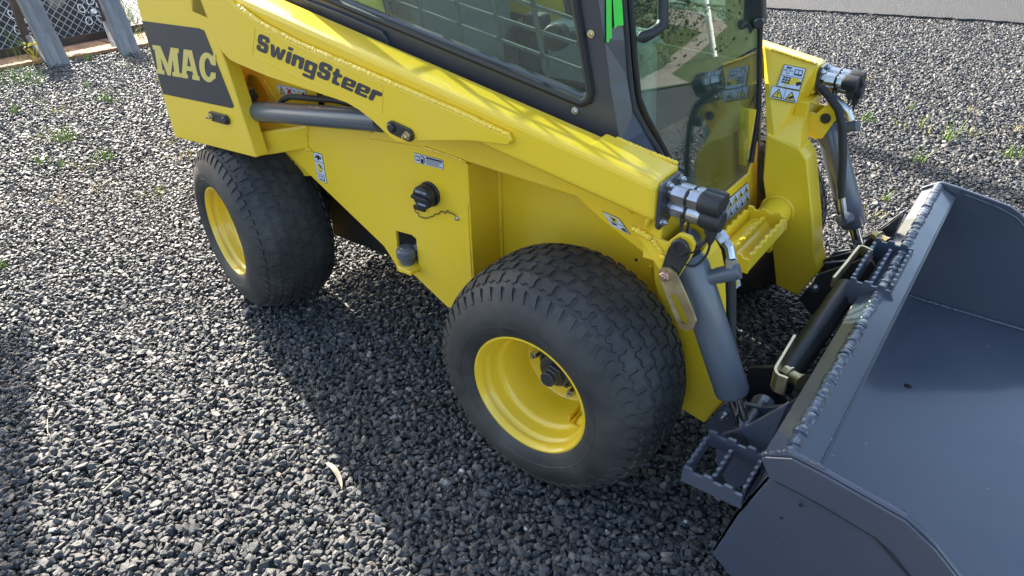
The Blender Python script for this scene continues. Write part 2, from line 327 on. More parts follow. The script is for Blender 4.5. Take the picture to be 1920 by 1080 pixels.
M['asphalt'] = ground_mat('asphalt', (.022, .022, .023), (.062, .061, .061), 75, 1.0, .010, .75)
M['dirt'] = ground_mat('pale_path_dirt', (.20, .17, .14), (.30, .27, .23), 60, .5, .01, .9)
M['grass'] = ground_mat('mown_grass', (.035, .075, .012), (.10, .13, .03), 70, .8, .03, .9, .6)
big = 300
sheet('ground', [(-big, -big), (big, -big), (big, big), (-big, big)], -.05, 'grass')
EDGE = [(-14, 4.2), (-6, 6.0), (-3.4, 6.55), (-1.79, 6.92), (.406, 7.34), (1.4, 7.2), (1.95, 6.5), (2.06, 5.3), (2.2, 4.3), (2.5, 2), (3, -6)]
sheet('gravel_bed', [(-14, -8)] + EDGE + [(3, -8)], -.016, 'soil')
jag = []                                                        # broken asphalt edge
for (a, b) in zip(EDGE, EDGE[1:]):
    k = max(2, int(math.dist(a, b)/.05))
    for i in range(k): jag.append((a[0]+(b[0]-a[0])*i/k+random.uniform(-.018, .018), a[1]+(b[1]-a[1])*i/k+random.uniform(-.02, .02)))
mb = MB(); poly = jag + [(3, -6), (40, -6), (40, 6.4), (2.85, 6.4), (2.85, 16), (-14, 16)]
mb.prism([(x, y, .022) for x, y in poly], (0, 0, -.06)); kind(obj('road', mb, 'asphalt'), 'structure')
sheet('grass_verge', [(2.9, 6.45), (40, 6.45), (40, 40), (2.9, 40)], .03, 'grass')
sheet('dirt_path', [(2.95, 6.5), (4.0, 6.55), (4.1, 8.2), (4.55, 9.4), (5.2, 12), (8.5, 17), (12, 21), (11, 22.5), (7.2, 17), (4.8, 12.2), (4.0, 9.2), (3.6, 7.4)], .034, 'dirt')
# ---- gravel: crushed stone, uncountable
def make_stones(k):
    c = bpy.data.collections.new('gravel_stones')
    for i in range(k):
        r = np.random.default_rng(100+i); bm = bmesh.new()
        for p in r.normal(size=(int(r.integers(11, 17)), 3)):
            p = p/np.linalg.norm(p)*r.uniform(.86, 1.0); bm.verts.new(Vector(p*np.array([1.0, r.uniform(.52, .9), r.uniform(.40, .72)])))
        res = bmesh.ops.convex_hull(bm, input=bm.verts); bmesh.ops.delete(bm, geom=[g for g in res['geom_interior'] if isinstance(g, bmesh.types.BMVert)], context='VERTS')
        bmesh.ops.dissolve_limit(bm, angle_limit=math.radians(16), verts=bm.verts, edges=bm.edges)
        es = [e for e in bm.edges]; bmesh.ops.bevel(bm, geom=es, offset=.05, segments=1, affect='EDGES', clamp_overlap=True)
        bmesh.ops.triangulate(bm, faces=bm.faces)
        me = bpy.data.meshes.new('gravel_stone'); bm.to_mesh(me); bm.free(); me.materials.append(M['stone'])
        o = bpy.data.objects.new('gravel_stone', me); c.objects.link(o)
    return c
def inside(poly, xs, ys):
    ins = np.zeros(len(xs), bool); n = len(poly)
    for i in range(n):
        x1, y1 = poly[i]; x2, y2 = poly[(i+1) % n]; c = ((y1 > ys) != (y2 > ys)); 
        ins ^= c & (xs < (x2-x1)*(ys-y1)/((y2-y1) if y2 != y1 else 1e-9)+x1)
    return ins
NST = 18; stones = make_stones(NST)
def field(sp, dmin, dmax, zlo, zhi, s0):
    xs, ys = np.meshgrid(np.arange(-8, 3.2, sp), np.arange(-3, 7.6, sp)); xs = xs.ravel()+rng.uniform(-.48, .48, xs.size)*sp; ys = ys.ravel()+rng.uniform(-.48, .48, ys.size)*sp
    d = np.hypot(np.hypot(xs-_C.x, ys-_C.y), _C.z); k = (d >= dmin) & (d < dmax) & inside([(-6.6, -8), (-6.3, 1.2), (-6.05, 2.4), (-6.6, 6)]+EDGE[1:]+[(3, -8)], xs, ys)
    q = np.stack([xs-_C.x, ys-_C.y, np.zeros_like(xs)-_C.z], 1) @ np.array(_R)
    u = 960+F_PX*q[:, 0]/-q[:, 2]; v = 540-F_PX*q[:, 1]/-q[:, 2]
    k &= (q[:, 2] < 0) & (u > -420) & (u < 2340) & (v > -200) & (v < 1500)
    xs = xs[k]; ys = ys[k]; n = len(xs)
    s = s0*np.exp(rng.normal(0, .30, n)); s = np.minimum(s, s0*2.1)
    return np.stack([xs, ys, rng.uniform(zlo, zhi, n)-s*.25], 1), s
P_ = [field(.0140, 0, 3.0, -.006, .003, .0122), field(.021, 0, 3.0, .002, .006, .0136), field(.0165, 3.0, 4.6, -.006, .004, .0125), field(.0215, 4.6, 9.5, -.006, .005, .0155)]
pos = np.concatenate([p for p, s in P_]); scl = np.concatenate([s for p, s in P_]); n = len(pos)
rot = np.stack([rng.normal(0, .42, n), rng.normal(0, .42, n), rng.uniform(0, 6.283, n)], 1); idx = rng.integers(0, NST, n)
me = bpy.data.meshes.new('gravel'); me.vertices.add(n); me.vertices.foreach_set('co', pos.astype(np.float32).ravel())
me.attributes.new('turn', 'FLOAT_VECTOR', 'POINT').data.foreach_set('vector', rot.astype(np.float32).ravel())
me.attributes.new('size', 'FLOAT', 'POINT').data.foreach_set('value', scl.astype(np.float32)); me.attributes.new('pick', 'INT', 'POINT').data.foreach_set('value', idx.astype(np.int32))
go = bpy.data.objects.new('gravel', me); COL.objects.link(go); go['kind'] = 'stuff'; tag(go, 'loose dark crushed stone gravel covering the whole yard', 'gravel')
g = bpy.data.node_groups.new('scatter', 'GeometryNodeTree'); g.interface.new_socket('Geometry', in_out='INPUT', socket_type='NodeSocketGeometry'); g.interface.new_socket('Geometry', in_out='OUTPUT', socket_type='NodeSocketGeometry')
gi = g.nodes.new('NodeGroupInput'); gout = g.nodes.new('NodeGroupOutput'); ip = g.nodes.new('GeometryNodeInstanceOnPoints'); ci = g.nodes.new('GeometryNodeCollectionInfo')
ci.inputs['Collection'].default_value = stones; ci.inputs['Separate Children'].default_value = True; ci.inputs['Reset Children'].default_value = True
def attr(nm, ty):
    a = g.nodes.new('GeometryNodeInputNamedAttribute'); a.data_type = ty; a.inputs[0].default_value = nm; return a.outputs[0]
e2r = g.nodes.new('FunctionNodeEulerToRotation')
g.links.new(gi.outputs[0], ip.inputs['Points']); g.links.new(ci.outputs[0], ip.inputs['Instance']); ip.inputs['Pick Instance'].default_value = True
g.links.new(attr('pick', 'INT'), ip.inputs['Instance Index']); g.links.new(attr('turn', 'FLOAT_VECTOR'), e2r.inputs[0]); g.links.new(e2r.outputs[0], ip.inputs['Rotation'])
g.links.new(attr('size', 'FLOAT'), ip.inputs['Scale']); g.links.new(ip.outputs[0], gout.inputs[0])
md = go.modifiers.new('scatter', 'NODES'); md.node_group = g
print('stones', n)

# ------------------------------------------------------------------ the loader
ROOT = thing('skid_steer_loader', 'yellow compact wheeled loader with charcoal cab and MAC lettering on its tail', 'loader', (-.7, YC, 0))
# ---- wheels
TR, TW, TB = .3267, .3316, .0196; TCY = TW/2-TB
def tyre_r(y, k=0.0): return .15+(TR-k-.15)*max(0, 1-abs(2*(y-TCY)/TW)**3)**(1/3)
tm = MB(); prof = [(.012, .158), (.004, .163), (-.004, .172), (-.010, .182)]
for i in range(-15, 16):
    u = i/15*math.pi/2*.86; e = 2/3; y = TCY+TW/2*math.copysign(abs(math.sin(u))**e, u); prof.append((y, .15+(TR-.0075-.15)*math.cos(u)**e))
prof += [(2*TCY-y, r) for y, r in reversed(prof[:4])]
tm.lathe((0, 0, 0), (0, 1, 0), prof, 96, cap=False)
for yy, rr_ in ((-.0150, .203),): tm.lathe((0, 0, 0), (0, 1, 0), [(yy+.004, rr_-.004), (yy-.0012, rr_), (yy+.004, rr_+.004)], 96, cap=False)
NB = 38
def blk(th0, y0, shape, h=.0046):
    top = []; bot = []
    for a, yy in shape:
        y = y0+yy; r = tyre_r(y, .0075); th = th0+a/TR
        for rad, L in ((r+h, top), (r-.004, bot)): L.append((rad*math.cos(th), y, rad*math.sin(th)))
    n_ = len(top); tm.add(top+bot, [tuple(range(n_))]+[(i, i+n_, (i+1) % n_+n_, (i+1) % n_) for i in range(n_)])
sA = [(-.026, -.014), (-.012, -.019), (-.004, -.012), (.006, -.014), (.018, -.022), (.030, -.016), (.026, .004), (.031, .014), (.017, .019), (.008, .012), (-.004, .014), (-.014, .022), (-.027, .015), (-.023, .0)]
for j, yy in enumerate((-.1, -.06, -.02, .02, .06, .1)):
    for i in range(NB):
        th = 2*math.pi*(i+(j % 2)*.5+j*.12)/NB; blk(th, TCY+yy, [(a*(1 if j % 2 else -1)*.76, b*.82) for a, b in sA])
for sgn in (-1, 1):                                                    # shoulder lugs running down on the sidewall
    for i in range(NB+14):
        th = 2*math.pi*(i+.3*sgn)/(NB+14); ps = []
        for f, wd in ((0, .0110), (.35, .0125), (.7, .0115), (1, .006)):
            ps.append((f, wd))
        top = []; bot = []
        for f, wd in ps:
            u = .70+f*.26; y = TCY+sgn*TW/2*math.sin(u)**(2/3); r = .15+(TR-.0075-.15)*math.cos(u)**(2/3)
            for s_ in (-1, 1):
                t2 = th+(s_*wd+(f*.012-.006*math.sin(3*f))*sgn)/TR; hh = .0064*(1-f*.75)
                rr_ = r+hh*math.cos(u); y2 = y+sgn*hh*math.sin(u); top.append((rr_*math.cos(t2), y2, rr_*math.sin(t2)))
                bot.append(((r-.004)*math.cos(t2), y-sgn*.003, (r-.004)*math.sin(t2)))
        m_ = len(top); fs = [(2*k, 2*k+1, 2*k+3, 2*k+2) for k in range(3)]+[(2*k, 2*k+2, 2*k+2+m_, 2*k+m_) for k in range(3)]+[(2*k+1, 2*k+1+m_, 2*k+3+m_, 2*k+3) for k in range(3)]+[(0, m_, m_+1, 1), (6, 7, 7+m_, 6+m_)]
        tm.add(top+bot, fs)
rimprof = [(.016, .155), (.004, .158), (-.002, .164), (-.001, .1705), (.003, .172), (.006, .169), (.008, .1635), (.016, .1585), (.024, .157), (.030, .153), (.034, .148), (.040, .146), (.056, .145), (.064, .141), (.068, .133), (.074, .1285), (.150, .122), (.164, .116), (.169, .108), (.171, .062), (.178, .058), (.186, .058), (.186, .11), (.20, .13), (.29, .155), (.30, .165)]
rim = MB(); rim.lathe((0, 0, 0), (0, 1, 0), rimprof, 96, cap=False)
hub = MB(); hub.lathe((0, .19, 0), (0, -1, 0), [(0, .060), (.048, .060), (.053, .056), (.055, .047), (.070, .045), (.074, .039)], 40)
for k in range(5): 
    a = k*2*math.pi/5+.3; hub.lathe((.052*math.cos(a), .138, .052*math.sin(a)), (0, -1, 0), [(0, .006), (.007, .006), (.009, .004)], 8)
hub.lathe((.004, .118, .0), (0, -1, 0), [(0, .030), (.012, .030), (.014, .027), (.022, .025), (.024, .022)], 6)
hub.lathe((.0, .097, -.006), (0, -1, 0), [(0, .021), (.010, .021), (.0115, .019)], 20)
nut = MB(); nut.lathe((0, 0, 0), (0, -1, 0), [(0, .0135), (.004, .0135), (.0045, .0115), (.030, .0115), (.033, .0095)], 6); nut.lathe((0, -.0335, 0), (0, -1, 0), [(0, .0065), (.008, .006)], 12)
guard = MB(); gx = .085; guard.prism([(gx, .060, -.088), (gx, .11, -.088), (gx, .11, -.062), (gx, .06, -.062)], (.003, 0, 0))
guard.prism([(gx, .060, -.088), (gx+.028, .060, -.088), (gx+.028, .11, -.088), (gx, .11, -.088)], (0, 0, .003))
guard.tube([(gx+.012, .05, -.078), (gx+.010, .10, -.078)], .004, 8)
def wheel(loc, yaw):
    """wheel with its outer face towards local -y"""
    o = bpy.data.objects.new('wheel', None) if False else None
    src = wheel.src
    def link(name, me, parent, m=None):
        q = bpy.data.objects.new(name, me); COL.objects.link(q); q.parent = parent; return q
    wh = link('wheel', src['rim'], ROOT); wh.location = Vector(loc)-ORIG[ROOT.name]; wh.rotation_euler = (0, 0, yaw)
    for nm in ('tyre', 'hub', 'valve_guard'): link(nm, src[nm], wh)
    for k in range(6):
        a = math.radians(-63+60*k); q = link('lug_nut', src['nut'], wh); q.location = (.081*math.cos(a), .172, .081*math.sin(a))
    return wh
def mesh_of(name, mb, m, smooth=True, ang=32):
    me = bpy.data.meshes.new(name); me.from_pydata(mb.v, [], mb.f); me.materials.append(M[m])
    bm = bmesh.new(); bm.from_mesh(me); bmesh.ops.recalc_face_normals(bm, faces=bm.faces); bm.to_mesh(me); bm.free()
    if smooth: me.shade_smooth(); me.set_sharp_from_angle(angle=math.radians(ang))
    return me
wheel.src = dict(rim=mesh_of('wheel', rim, 'yellow'), tyre=mesh_of('tyre', tm, 'tyre', True, 28), hub=mesh_of('hub', hub, 'cab', True, 25), valve_guard=mesh_of('valve_guard', guard, 'yellow', False), nut=mesh_of('lug_nut', nut, 'zinc', True, 25))
YAW = -.222; YR = .1115
wheel((0, 0, ZC), 0); wheel((0, 2*YC, ZC), math.pi); wheel((-WB, YR, ZC), YAW)
dax = Vector((-math.sin(YAW), math.cos(YAW), 0)); wheel(Vector((-WB, YR, ZC))+dax*2*(YC-YR)/math.cos(YAW), YAW+math.pi)
mb = MB(); mb.tube([(-WB+.05, .42, ZC), (-WB+.3, 1.1, ZC)], .07, 16); obj('axle_beam', mb, 'blackpaint', ROOT)
mb = MB(); mb.box((-1.66, .52, .22), (-1.22, .96, .50)); obj('under_shadow_box', mb, 'dark', ROOT, bevel=.01)  # unseen box added to cast shade on the gravel between the wheels

# ---- tail: MAC plate, inner wall, brace
yT = .14
A = lambda u, v: Y(u, v, yT)
tail = [A(300, -160), A(340, -160), A(378, 0), A(437, 172), A(480, 296), A(328, 257), A(297, 153), A(268, 32), A(255, 0), A(215, -160)]
tail = [A(215, -160), A(322, -160), A(384, 0), A(480, 296), A(328, 257), A(296, 150), A(255, 0)]
mb = MB(); mb.prism(tail, (0, .05, 0)); both('tail_panel', mb, 'yellow', ROOT, bevel=.004)
mb = MB(); mb.box((-1.735, .191, .62), (-1.72, .34, 1.28)); both('tail_sun_block', mb, 'yellow', ROOT)  # closing plate added to stop sun leaking into the tail gap
mac = [A(267, 39), A(382, 54), A(440, 203), A(306, 176)]
mb = MB(); n_ = V(0, -1, 0)
mb.prism([p+n_*.0004 for p in [A(267, 39), A(374, 53), A(383, 57), A(439, 199), A(436, 203), A(306, 176)]], n_*.0008); md_ = obj('name_decal', mb, 'decaldark', ROOT)
Lm = [(0, 0), (.34, 0), (.34, .15), (.27, .15), (.27, .6), (.45, 0), (.58, 0), (.74, .6), (.74, .15), (.66, .15), (.66, 0), (1, 0), (1, .15), (.94, .15), (.94, .85), (1, .85), (1, 1), (.71, 1), (.52, .40), (.31, 1), (0, 1), (0, .85), (.07, .85), (.07, .15), (0, .15)]
La = [(0, 0), (.38, 0), (.38, .15), (.31, .15), (.345, .28), (.5, .28), (.5, .44), (.40, .44), (.5, .80), (.6, .44), (.5, .44), (.5, .28), (.655, .28), (.69, .15), (.62, .15), (.62, 0), (1, 0), (1, .15), (.93, .15), (.71, 1), (.29, 1), (.07, .15), (0, .15)]
co = [(.5+.5*math.cos(math.radians(a)), .5+.5*math.sin(math.radians(a))) for a in range(38, 325, 12)]; cin = [(.52+.20*math.cos(math.radians(a)), .5+.32*math.sin(math.radians(a))) for a in range(318, 42, -12)]
Lc = [(1, .98), (.86, .98), (.84, .9)]+co[2:]+[(.95, .16), (.97, .36), (.70, .36)]+cin+[(.72, .62), (1, .60)]
lq = [A(286.5, 84), A(405, 100.5), A(407, 156.5), A(294.5, 137)]
mb = MB()
for poly, a, b in ((Lm, 0, .435), (La, .43, .735), (Lc, .745, 1.0)):
    mb.prism([quad(lq, a+(b-a)*x, 1-y)+n_*.0014 for x, y in poly], n_*.0006)
obj('lettering', mb, 'decalmac', ROOT)
# inner wall behind the cylinder, with arch opening
yI = .30; B_ = lambda u, v: Y(u, v, yI)
arch = [B_(453, 200), B_(452, 165), B_(457, 147), B_(466, 139), B_(478, 142), B_(490, 155), B_(500, 175), B_(508, 200)]
wall = [B_(330, -120), B_(700, -20), B_(760, 200), B_(700, 330), B_(420, 330), B_(400, 260), B_(430, 200)]
seam = wall[-1]
mb = MB(); mb.prism([wall[0], wall[1], wall[2], wall[3], B_(508, 330), arch[-1]]+arch[-2::-1]+[B_(450, 330), wall[4], wall[5], wall[6]], (0, .02, 0)); both('tail_inner_wall', mb, 'yellow', ROOT)
mb = MB(); mb.prism([B_(440, 120), B_(540, 120), B_(540, 260), B_(440, 260)], (0, .02, 0))
mb.v = [(x, y+.12, z) for x, y, z in mb.v]; obj('arch_backing', mb, 'dark', ROOT)  # plain dark sheet set behind the arch opening
mb = MB(); bead(mb, B_(496, 150)-V(0, .002, 0), B_(522, 192)-V(0, .002, 0), .004); obj('weld_seam', mb, 'yellow', ROOT, smooth=True)
# angled brace box between tail plate and body
p0 = Y(479, 295, yT+.05); p1 = Y(577, 280, .262); q0 = Y(471, 250, yT+.05); q1 = Y(576, 236, .262)
mb = MB(); mb.add([p0, p1, q1, q0, p0+V(-.12, .06, 0), p1+V(-.06, .06, 0), q1+V(-.06, .06, 0), q0+V(-.12, .06, 0)], [(0, 1, 2, 3), (4, 7, 6, 5), (0, 4, 5, 1), (3, 2, 6, 7), (0, 3, 7, 4), (1, 5, 6, 2)])
both('tail_brace', mb, 'yellow', ROOT, bevel=.006)
mb = MB(); bead(mb, p1-V(0, .002, 0), q1-V(0, .002, 0), .006, seed=3); bead(mb, p1-V(0, .003, 0), Y(583, 281, .258), .007, seed=4); obj('weld_seam', mb, 'yellow', ROOT, smooth=True)

# ---- side tank panel with window for the tie down
yP = .262; T = lambda u, v: Y(u, v, yP)
hole = [T(742, 433), T(772, 441), T(780, 448), T(786, 510), T(749, 508)]
bl = T(838, 575); tr_ = T(877, 309); br_ = V(tr_.x-.004, yP, bl.z-.01)
outer = [T(540, 290), T(690, 425), T(734, 470)]
poly = [T(535, 284), T(720, 462)] + [hole[4], hole[0], hole[1], hole[2], hole[3]] + [T(770, 510), bl, br_, tr_, T(868, 300), T(700, 250), T(560, 205), T(520, 240)]
mb = MB(); mb.prism(poly, (0, .012, 0)); both('side_panel', mb, 'yellow', ROOT, bevel=.002)
wx = tr_.x
mb = MB(); mb.prism([(wx, yP, tr_.z), (wx, .40, tr_.z+.01), (wx, .40, bl.z-.02), (wx-.004, yP, bl.z-.01)], (-.008, 0, 0)); both('side_panel_return', mb, 'yellow', ROOT)
mb = MB(); mb.tube([(wx+.004-.012*math.cos(a), yP+.012-.012*math.sin(a)-.0, z) for z, a in ((tr_.z-.002, .785), (bl.z-.01, .785))], .004, 8); both('panel_bend', mb, 'yellow', ROOT, smooth=True)
mb = MB(); bead(mb, (wx+.002, .397, tr_.z), (wx+.002, .397, .2), .007, .03, jit=.15); both('weld_seam', mb, 'yellow', ROOT, smooth=True)
mb = MB(); mb.box((-1.02, .44, .24), (-.39, .64, .80)); both('tank', mb, 'dark', ROOT)
mb = MB(); mb.box((-1.28, .47, .20), (.10, 2*YC-.47, .45)); obj('belly', mb, 'dark', ROOT)  # underside box, lowered and stretched back to block more sun
mb = MB(); k_ = Y(762, 474, .248); mb.lathe(k_+V(0, 0, -.035), (0, 0, 1), [(0, .022), (.018, .022), (.02, .027), (.024, .0315), (.046, .0315), (.053, .027), (.054, .019), (.057, .017), (.0575, .005)], 24)
mb.tube([k_+V(.01, .01, 0), k_+V(.05, .10, .05)], .013, 12); both('tie_down_knob', mb, 'cyl', ROOT, smooth=True)
mb = MB(); e_ = k_+V(0, 0, -.054); mb.lathe(e_, (0, 0, 1), [(0, .036), (.016, .036), (.0185, .031)], 24); mb.box(e_+V(-.01, -.034, .0005), e_+V(.045, .02, .0155)); both('tie_down_bracket', mb, 'yellow', ROOT, bevel=.003)
# wheel well wall
yW = .40
mb = MB(); mb.prism([(wx, yW, .17), (.112, yW, .17), (.112, yW, .78), (wx, yW, .80)], (0, .012, 0)); both('wheel_well_wall', mb, 'yellow', ROOT)
mb = MB(); a = Y(1107, 440, yW-.002); b = Y(1095, 470, yW-.002); mb.tube([a, b+(b-a)*.8], .0035, 8); pass
hb = MB(); hb.lathe(Y(1193, 487, yW), (0, -1, 0), [(0, .0045), (.001, .0045)], 12); both('drain_hole', hb, 'dark', ROOT)
for u in ():
    mb = MB(); a = Y(1217+u*10, 502, .385-u*.01); b = Y(1245+u*10, 600, .385-u*.01); mb.prism([a, b, b+V(.006, 0, 0), a+V(.006, 0, 0)], (0, .014, 0)); both('well_flange', mb, 'yellow', ROOT)
# sill rail under the arm
R_ = lambda u, v: Y(u, v, .252)
mb = MB(); mb.prism([R_(700, 240), R_(800, 250), R_(900, 252), R_(1010, 290), R_(1232, 400), R_(1236, 500), R_(1215, 484), R_(1122, 411), R_(1080, 371), R_(1000, 345), R_(873, 304), R_(780, 276), R_(690, 262)], (0, .14, 0)); obj('sill_rail', mb, 'yellow', ROOT, bevel=.008, seg=3)
mb = MB(); mb.prism([R_(700, 240), R_(900, 252), R_(1010, 290), R_(1080, 330), R_(1080, 371), R_(1000, 345), R_(873, 304), R_(690, 262)], (0, .16, 0)); obj('sill_rail', mb, 'yellow', ROOT, mirror=True, bevel=.008, seg=3)
mb = MB(); mb.prism([(.09, .39, .30), (.20, .39, .30), (.205, .39, .74), (.09, .39, .80)], (0, .008, 0)); obj('well_flange', mb, 'yellow', ROOT)
for k in (0, 1):
    mb = MB(); a = Y(1216+k*9, 500, .383); b = Y(1240+k*9, 595, .383); mb.prism([a, b, b+V(.006, 0, 0), a+V(.006, 0, 0)], (0, .0065, 0)); obj('well_flange', mb, 'yellow', ROOT)
mb = MB(); bead(mb, Y(795, 276, .250), Y(868, 301, .250), .0045, .01, seed=5); bead(mb, Y(868, 301, .250), Y(873, 308, .250), .007, .01, seed=6); obj('weld_seam', mb, 'yellow', ROOT, smooth=True)
# ---- lift arms
yO, yN = .14, .245
mb = MB(); mb.prism([(-1.36, yO, 1.197), (-1.058, yO, 1.139), (.231, yO, .893), (.233, yO, .800), (-.264, yO, .885), (-1.36, yO, 1.07)], (0, yN-yO, 0))
armR, armL = both('lift_arm', mb, 'yellow', ROOT, bevel=.017, seg=4)
# gusset with lettering
yG = .138; G = lambda u, v: Y(u, v, yG-.012)
gus = [G(350, -90), G(440, 12), G(490, 48), G(560, 85), G(700, 145), G(860, 214), G(952, 257), G(956, 265), G(952, 272), G(880, 264), G(795, 264), G(762, 269), G(745, 266), G(733, 259), G(700, 228), G(672, 206), G(650, 193), G(600, 176), G(505, 145), G(443, 119), G(430, 112), G(415, 96), G(377, 3), G(350, -66)]
mb = MB(); mb.prism(gus, (0, .014, 0)); both('arm_gusset', mb, 'yellow', ROOT, bevel=.0025)
mb = MB(); bead(mb, G(440, 10)+V(0, .006, 0), [G(490, 46)+V(0, .006, 0), G(560, 83)+V(0, .006, 0), G(700, 143)+V(0, .006, 0), G(860, 212)+V(0, .006, 0), G(950, 254)+V(0, .006, 0), G(956, 266)+V(0, .006, 0)], .0068, .013, jit=.14); obj('weld_seam', mb, 'yellow', ROOT, smooth=True)
GLY = dict(S=(1.0, [(.14, 1), (.86, 1), (1, .88), (1, .66), (.66, .66), (.66, .79), (.37, .79), (.37, .63), (.86, .61), (1, .49), (1, .12), (.86, 0), (.14, 0), (0, .12), (0, .34), (.34, .34), (.34, .21), (.63, .21), (.63, .37), (.14, .39), (0, .51), (0, .88)]),
 w=(1.35, [(0, .72), (.25, .72), (.33, .27), (.41, .72), (.59, .72), (.67, .27), (.75, .72), (1, .72), (.83, 0), (.56, 0), (.5, .36), (.44, 0), (.17, 0)]),
 i=(.38, [(0, 0), (1, 0), (1, .72), (0, .72)]), n=(.95, [(0, 0), (0, .72), (1, .72), (1, 0), (.64, 0), (.64, .50), (.36, .50), (.36, 0)]),
 g=(.95, [(0, 0), (0, .72), (1, .72), (1, -.32), (0, -.32), (0, -.13), (.66, -.13), (.66, 0), (.5, 0), (.5, .2), (.66, .2), (.66, .52), (.35, .52), (.35, .2), (.5, .2), (.5, 0)]),
 t=(.72, [(.16, 1), (.58, .94), (.58, .72), (1, .72), (1, .52), (.58, .52), (.58, .20), (1, .20), (1, 0), (.16, 0), (.16, .52), (0, .52), (0, .72), (.16, .72)]),
 e=(.95, [(0, 0), (0, .72), (1, .72), (1, .27), (.5, .27), (.5, .42), (.66, .42), (.66, .55), (.35, .55), (.35, .42), (.5, .42), (.5, .27), (.36, .27), (.36, .18), (1, .18), (1, 0)]),
 r=(.75, [(0, 0), (0, .72), (1, .72), (1, .46), (.46, .46), (.46, 0)]))
def chamfer(poly, wd, c=.075):
    out = []; n = len(poly)
    for i, p in enumerate(poly):
        a = Vector(poly[i-1]); b = Vector(p); d = Vector(poly[(i+1) % n]); u_ = a-b; v_ = d-b; u_.x *= wd; v_.x *= wd
        if u_.length < 2.4*c or v_.length < 2.4*c or poly.count(p) > 1: out.append(p); continue
        for q in (u_, v_): t = q.normalized()*c; out.append((b.x+t.x/wd, b.y+t.y))
    return out
tot = sum(GLY[ch][0] for ch in 'SwingSteer')+9*.11; lq = [G(483.5, 61), G(719, 166), G(709.5, 194), G(480.5, 93)]; x = 0; mb = MB()
for ch in 'SwingSteer':
    wd, pl = GLY[ch]; sh = lambda a, b: (a*wd+x+.10*b)/tot
    mb.prism([quad(lq, sh(a, b), 1-b)-V(0, .0004, 0) for a, b in chamfer(pl, wd)], (0, -.0008, 0))
    if ch == 'i': mb.prism([quad(lq, sh(a, b), 1-b)-V(0, .0004, 0) for a, b in [(0, .82), (1, .82), (1, 1.0), (0, 1.0)]], (0, -.0008, 0))
    x += wd+.11
obj('lettering', mb, 'decaldark', ROOT)
mb = MB(); q_ = [G(478, 50), G(715, 160), G(718, 165), G(717, 212), G(712, 214), G(474, 103)]
mb.tube([p-V(0, .0004, 0) for p in q_], .0007, 4, closed=True); obj('decal_film_edge', mb, 'yellow', ROOT)
# pin keeper plates (oblong, black) on gusset and on tail
def keeper(c0, c1, y, r, th, bolt_at_end=True):
    a = Y(*c0, y); b = Y(*c1, y); d = (b-a).normalized(); nn = Vector((-d.z, 0, d.x)); out = []
    for k in range(9): t = math.pi*(k/8)+math.pi/2; out.append(a+d*math.cos(t)*r+nn*math.sin(t)*r)
    for k in range(9): t = math.pi*(k/8)-math.pi/2; out.append(b+d*math.cos(t)*r+nn*math.sin(t)*r)
    m1 = MB(); m1.prism(out, (0, -th, 0)); o = obj('pin_keeper', m1, 'blackpaint', ROOT, bevel=.0015)
    m2 = MB(); p, q = (a, b) if bolt_at_end else (b, a)
    m2.lathe(p-V(0, th, 0), (0, -1, 0), [(0, r*.72), (.004, r*.70), (.007, r*.5)], 24); obj('pin_head', m2, 'blackpaint', o, smooth=True)
    m3 = MB(); hexbolt(m3, q-V(0, th, 0), (0, -1, 0), r*.42, .012); obj('bolt', m3, 'gold', o)
keeper((738, 238), (768, 252), yG-.0125, .0175, .008)
keeper((426, 224), (400, 217), yT-.0005, .0165, .008, True)
# lift cylinder
c0 = Y(466, 208, .20); c1 = Y(715, 226, .20); dc = (c1-c0).normalized()
mb = MB(); mb.lathe(c0-dc*.10, dc, [(0, .020), (.02, .030), (.09, .030), (.10, .0325), ((c1-c0).length+.1, .0325)], 32); both('lift_cylinder', mb, 'cyl', ROOT, smooth=True)
mb = MB(); mb.lathe(c1, dc, [(0, .018), (.2, .018)], 20); both('lift_rod', mb, 'chrome', ROOT, smooth=True)
mb = MB(); pf = Y(470, 190, .21); mb.lathe(pf+V(0, 0, -.03), (0, 0, 1), [(0, .016), (.05, .016), (.052, .02), (.07, .02)], 6); mb.tube([pf+V(-.03, 0, .02), pf+V(.03, 0, .02)], .012, 10); obj('hose_fitting', mb, 'blackpaint', ROOT)
mb = MB(); mb.tube([Y(525, 196, .23), Y(532, 186, .23), Y(545, 181, .23), Y(580, 184, .24), Y(630, 188, .25), Y(680, 200, .26), Y(720, 215, .27)], .0095, 12); both('hydraulic_hose', mb, 'rubber', ROOT, smooth=True)
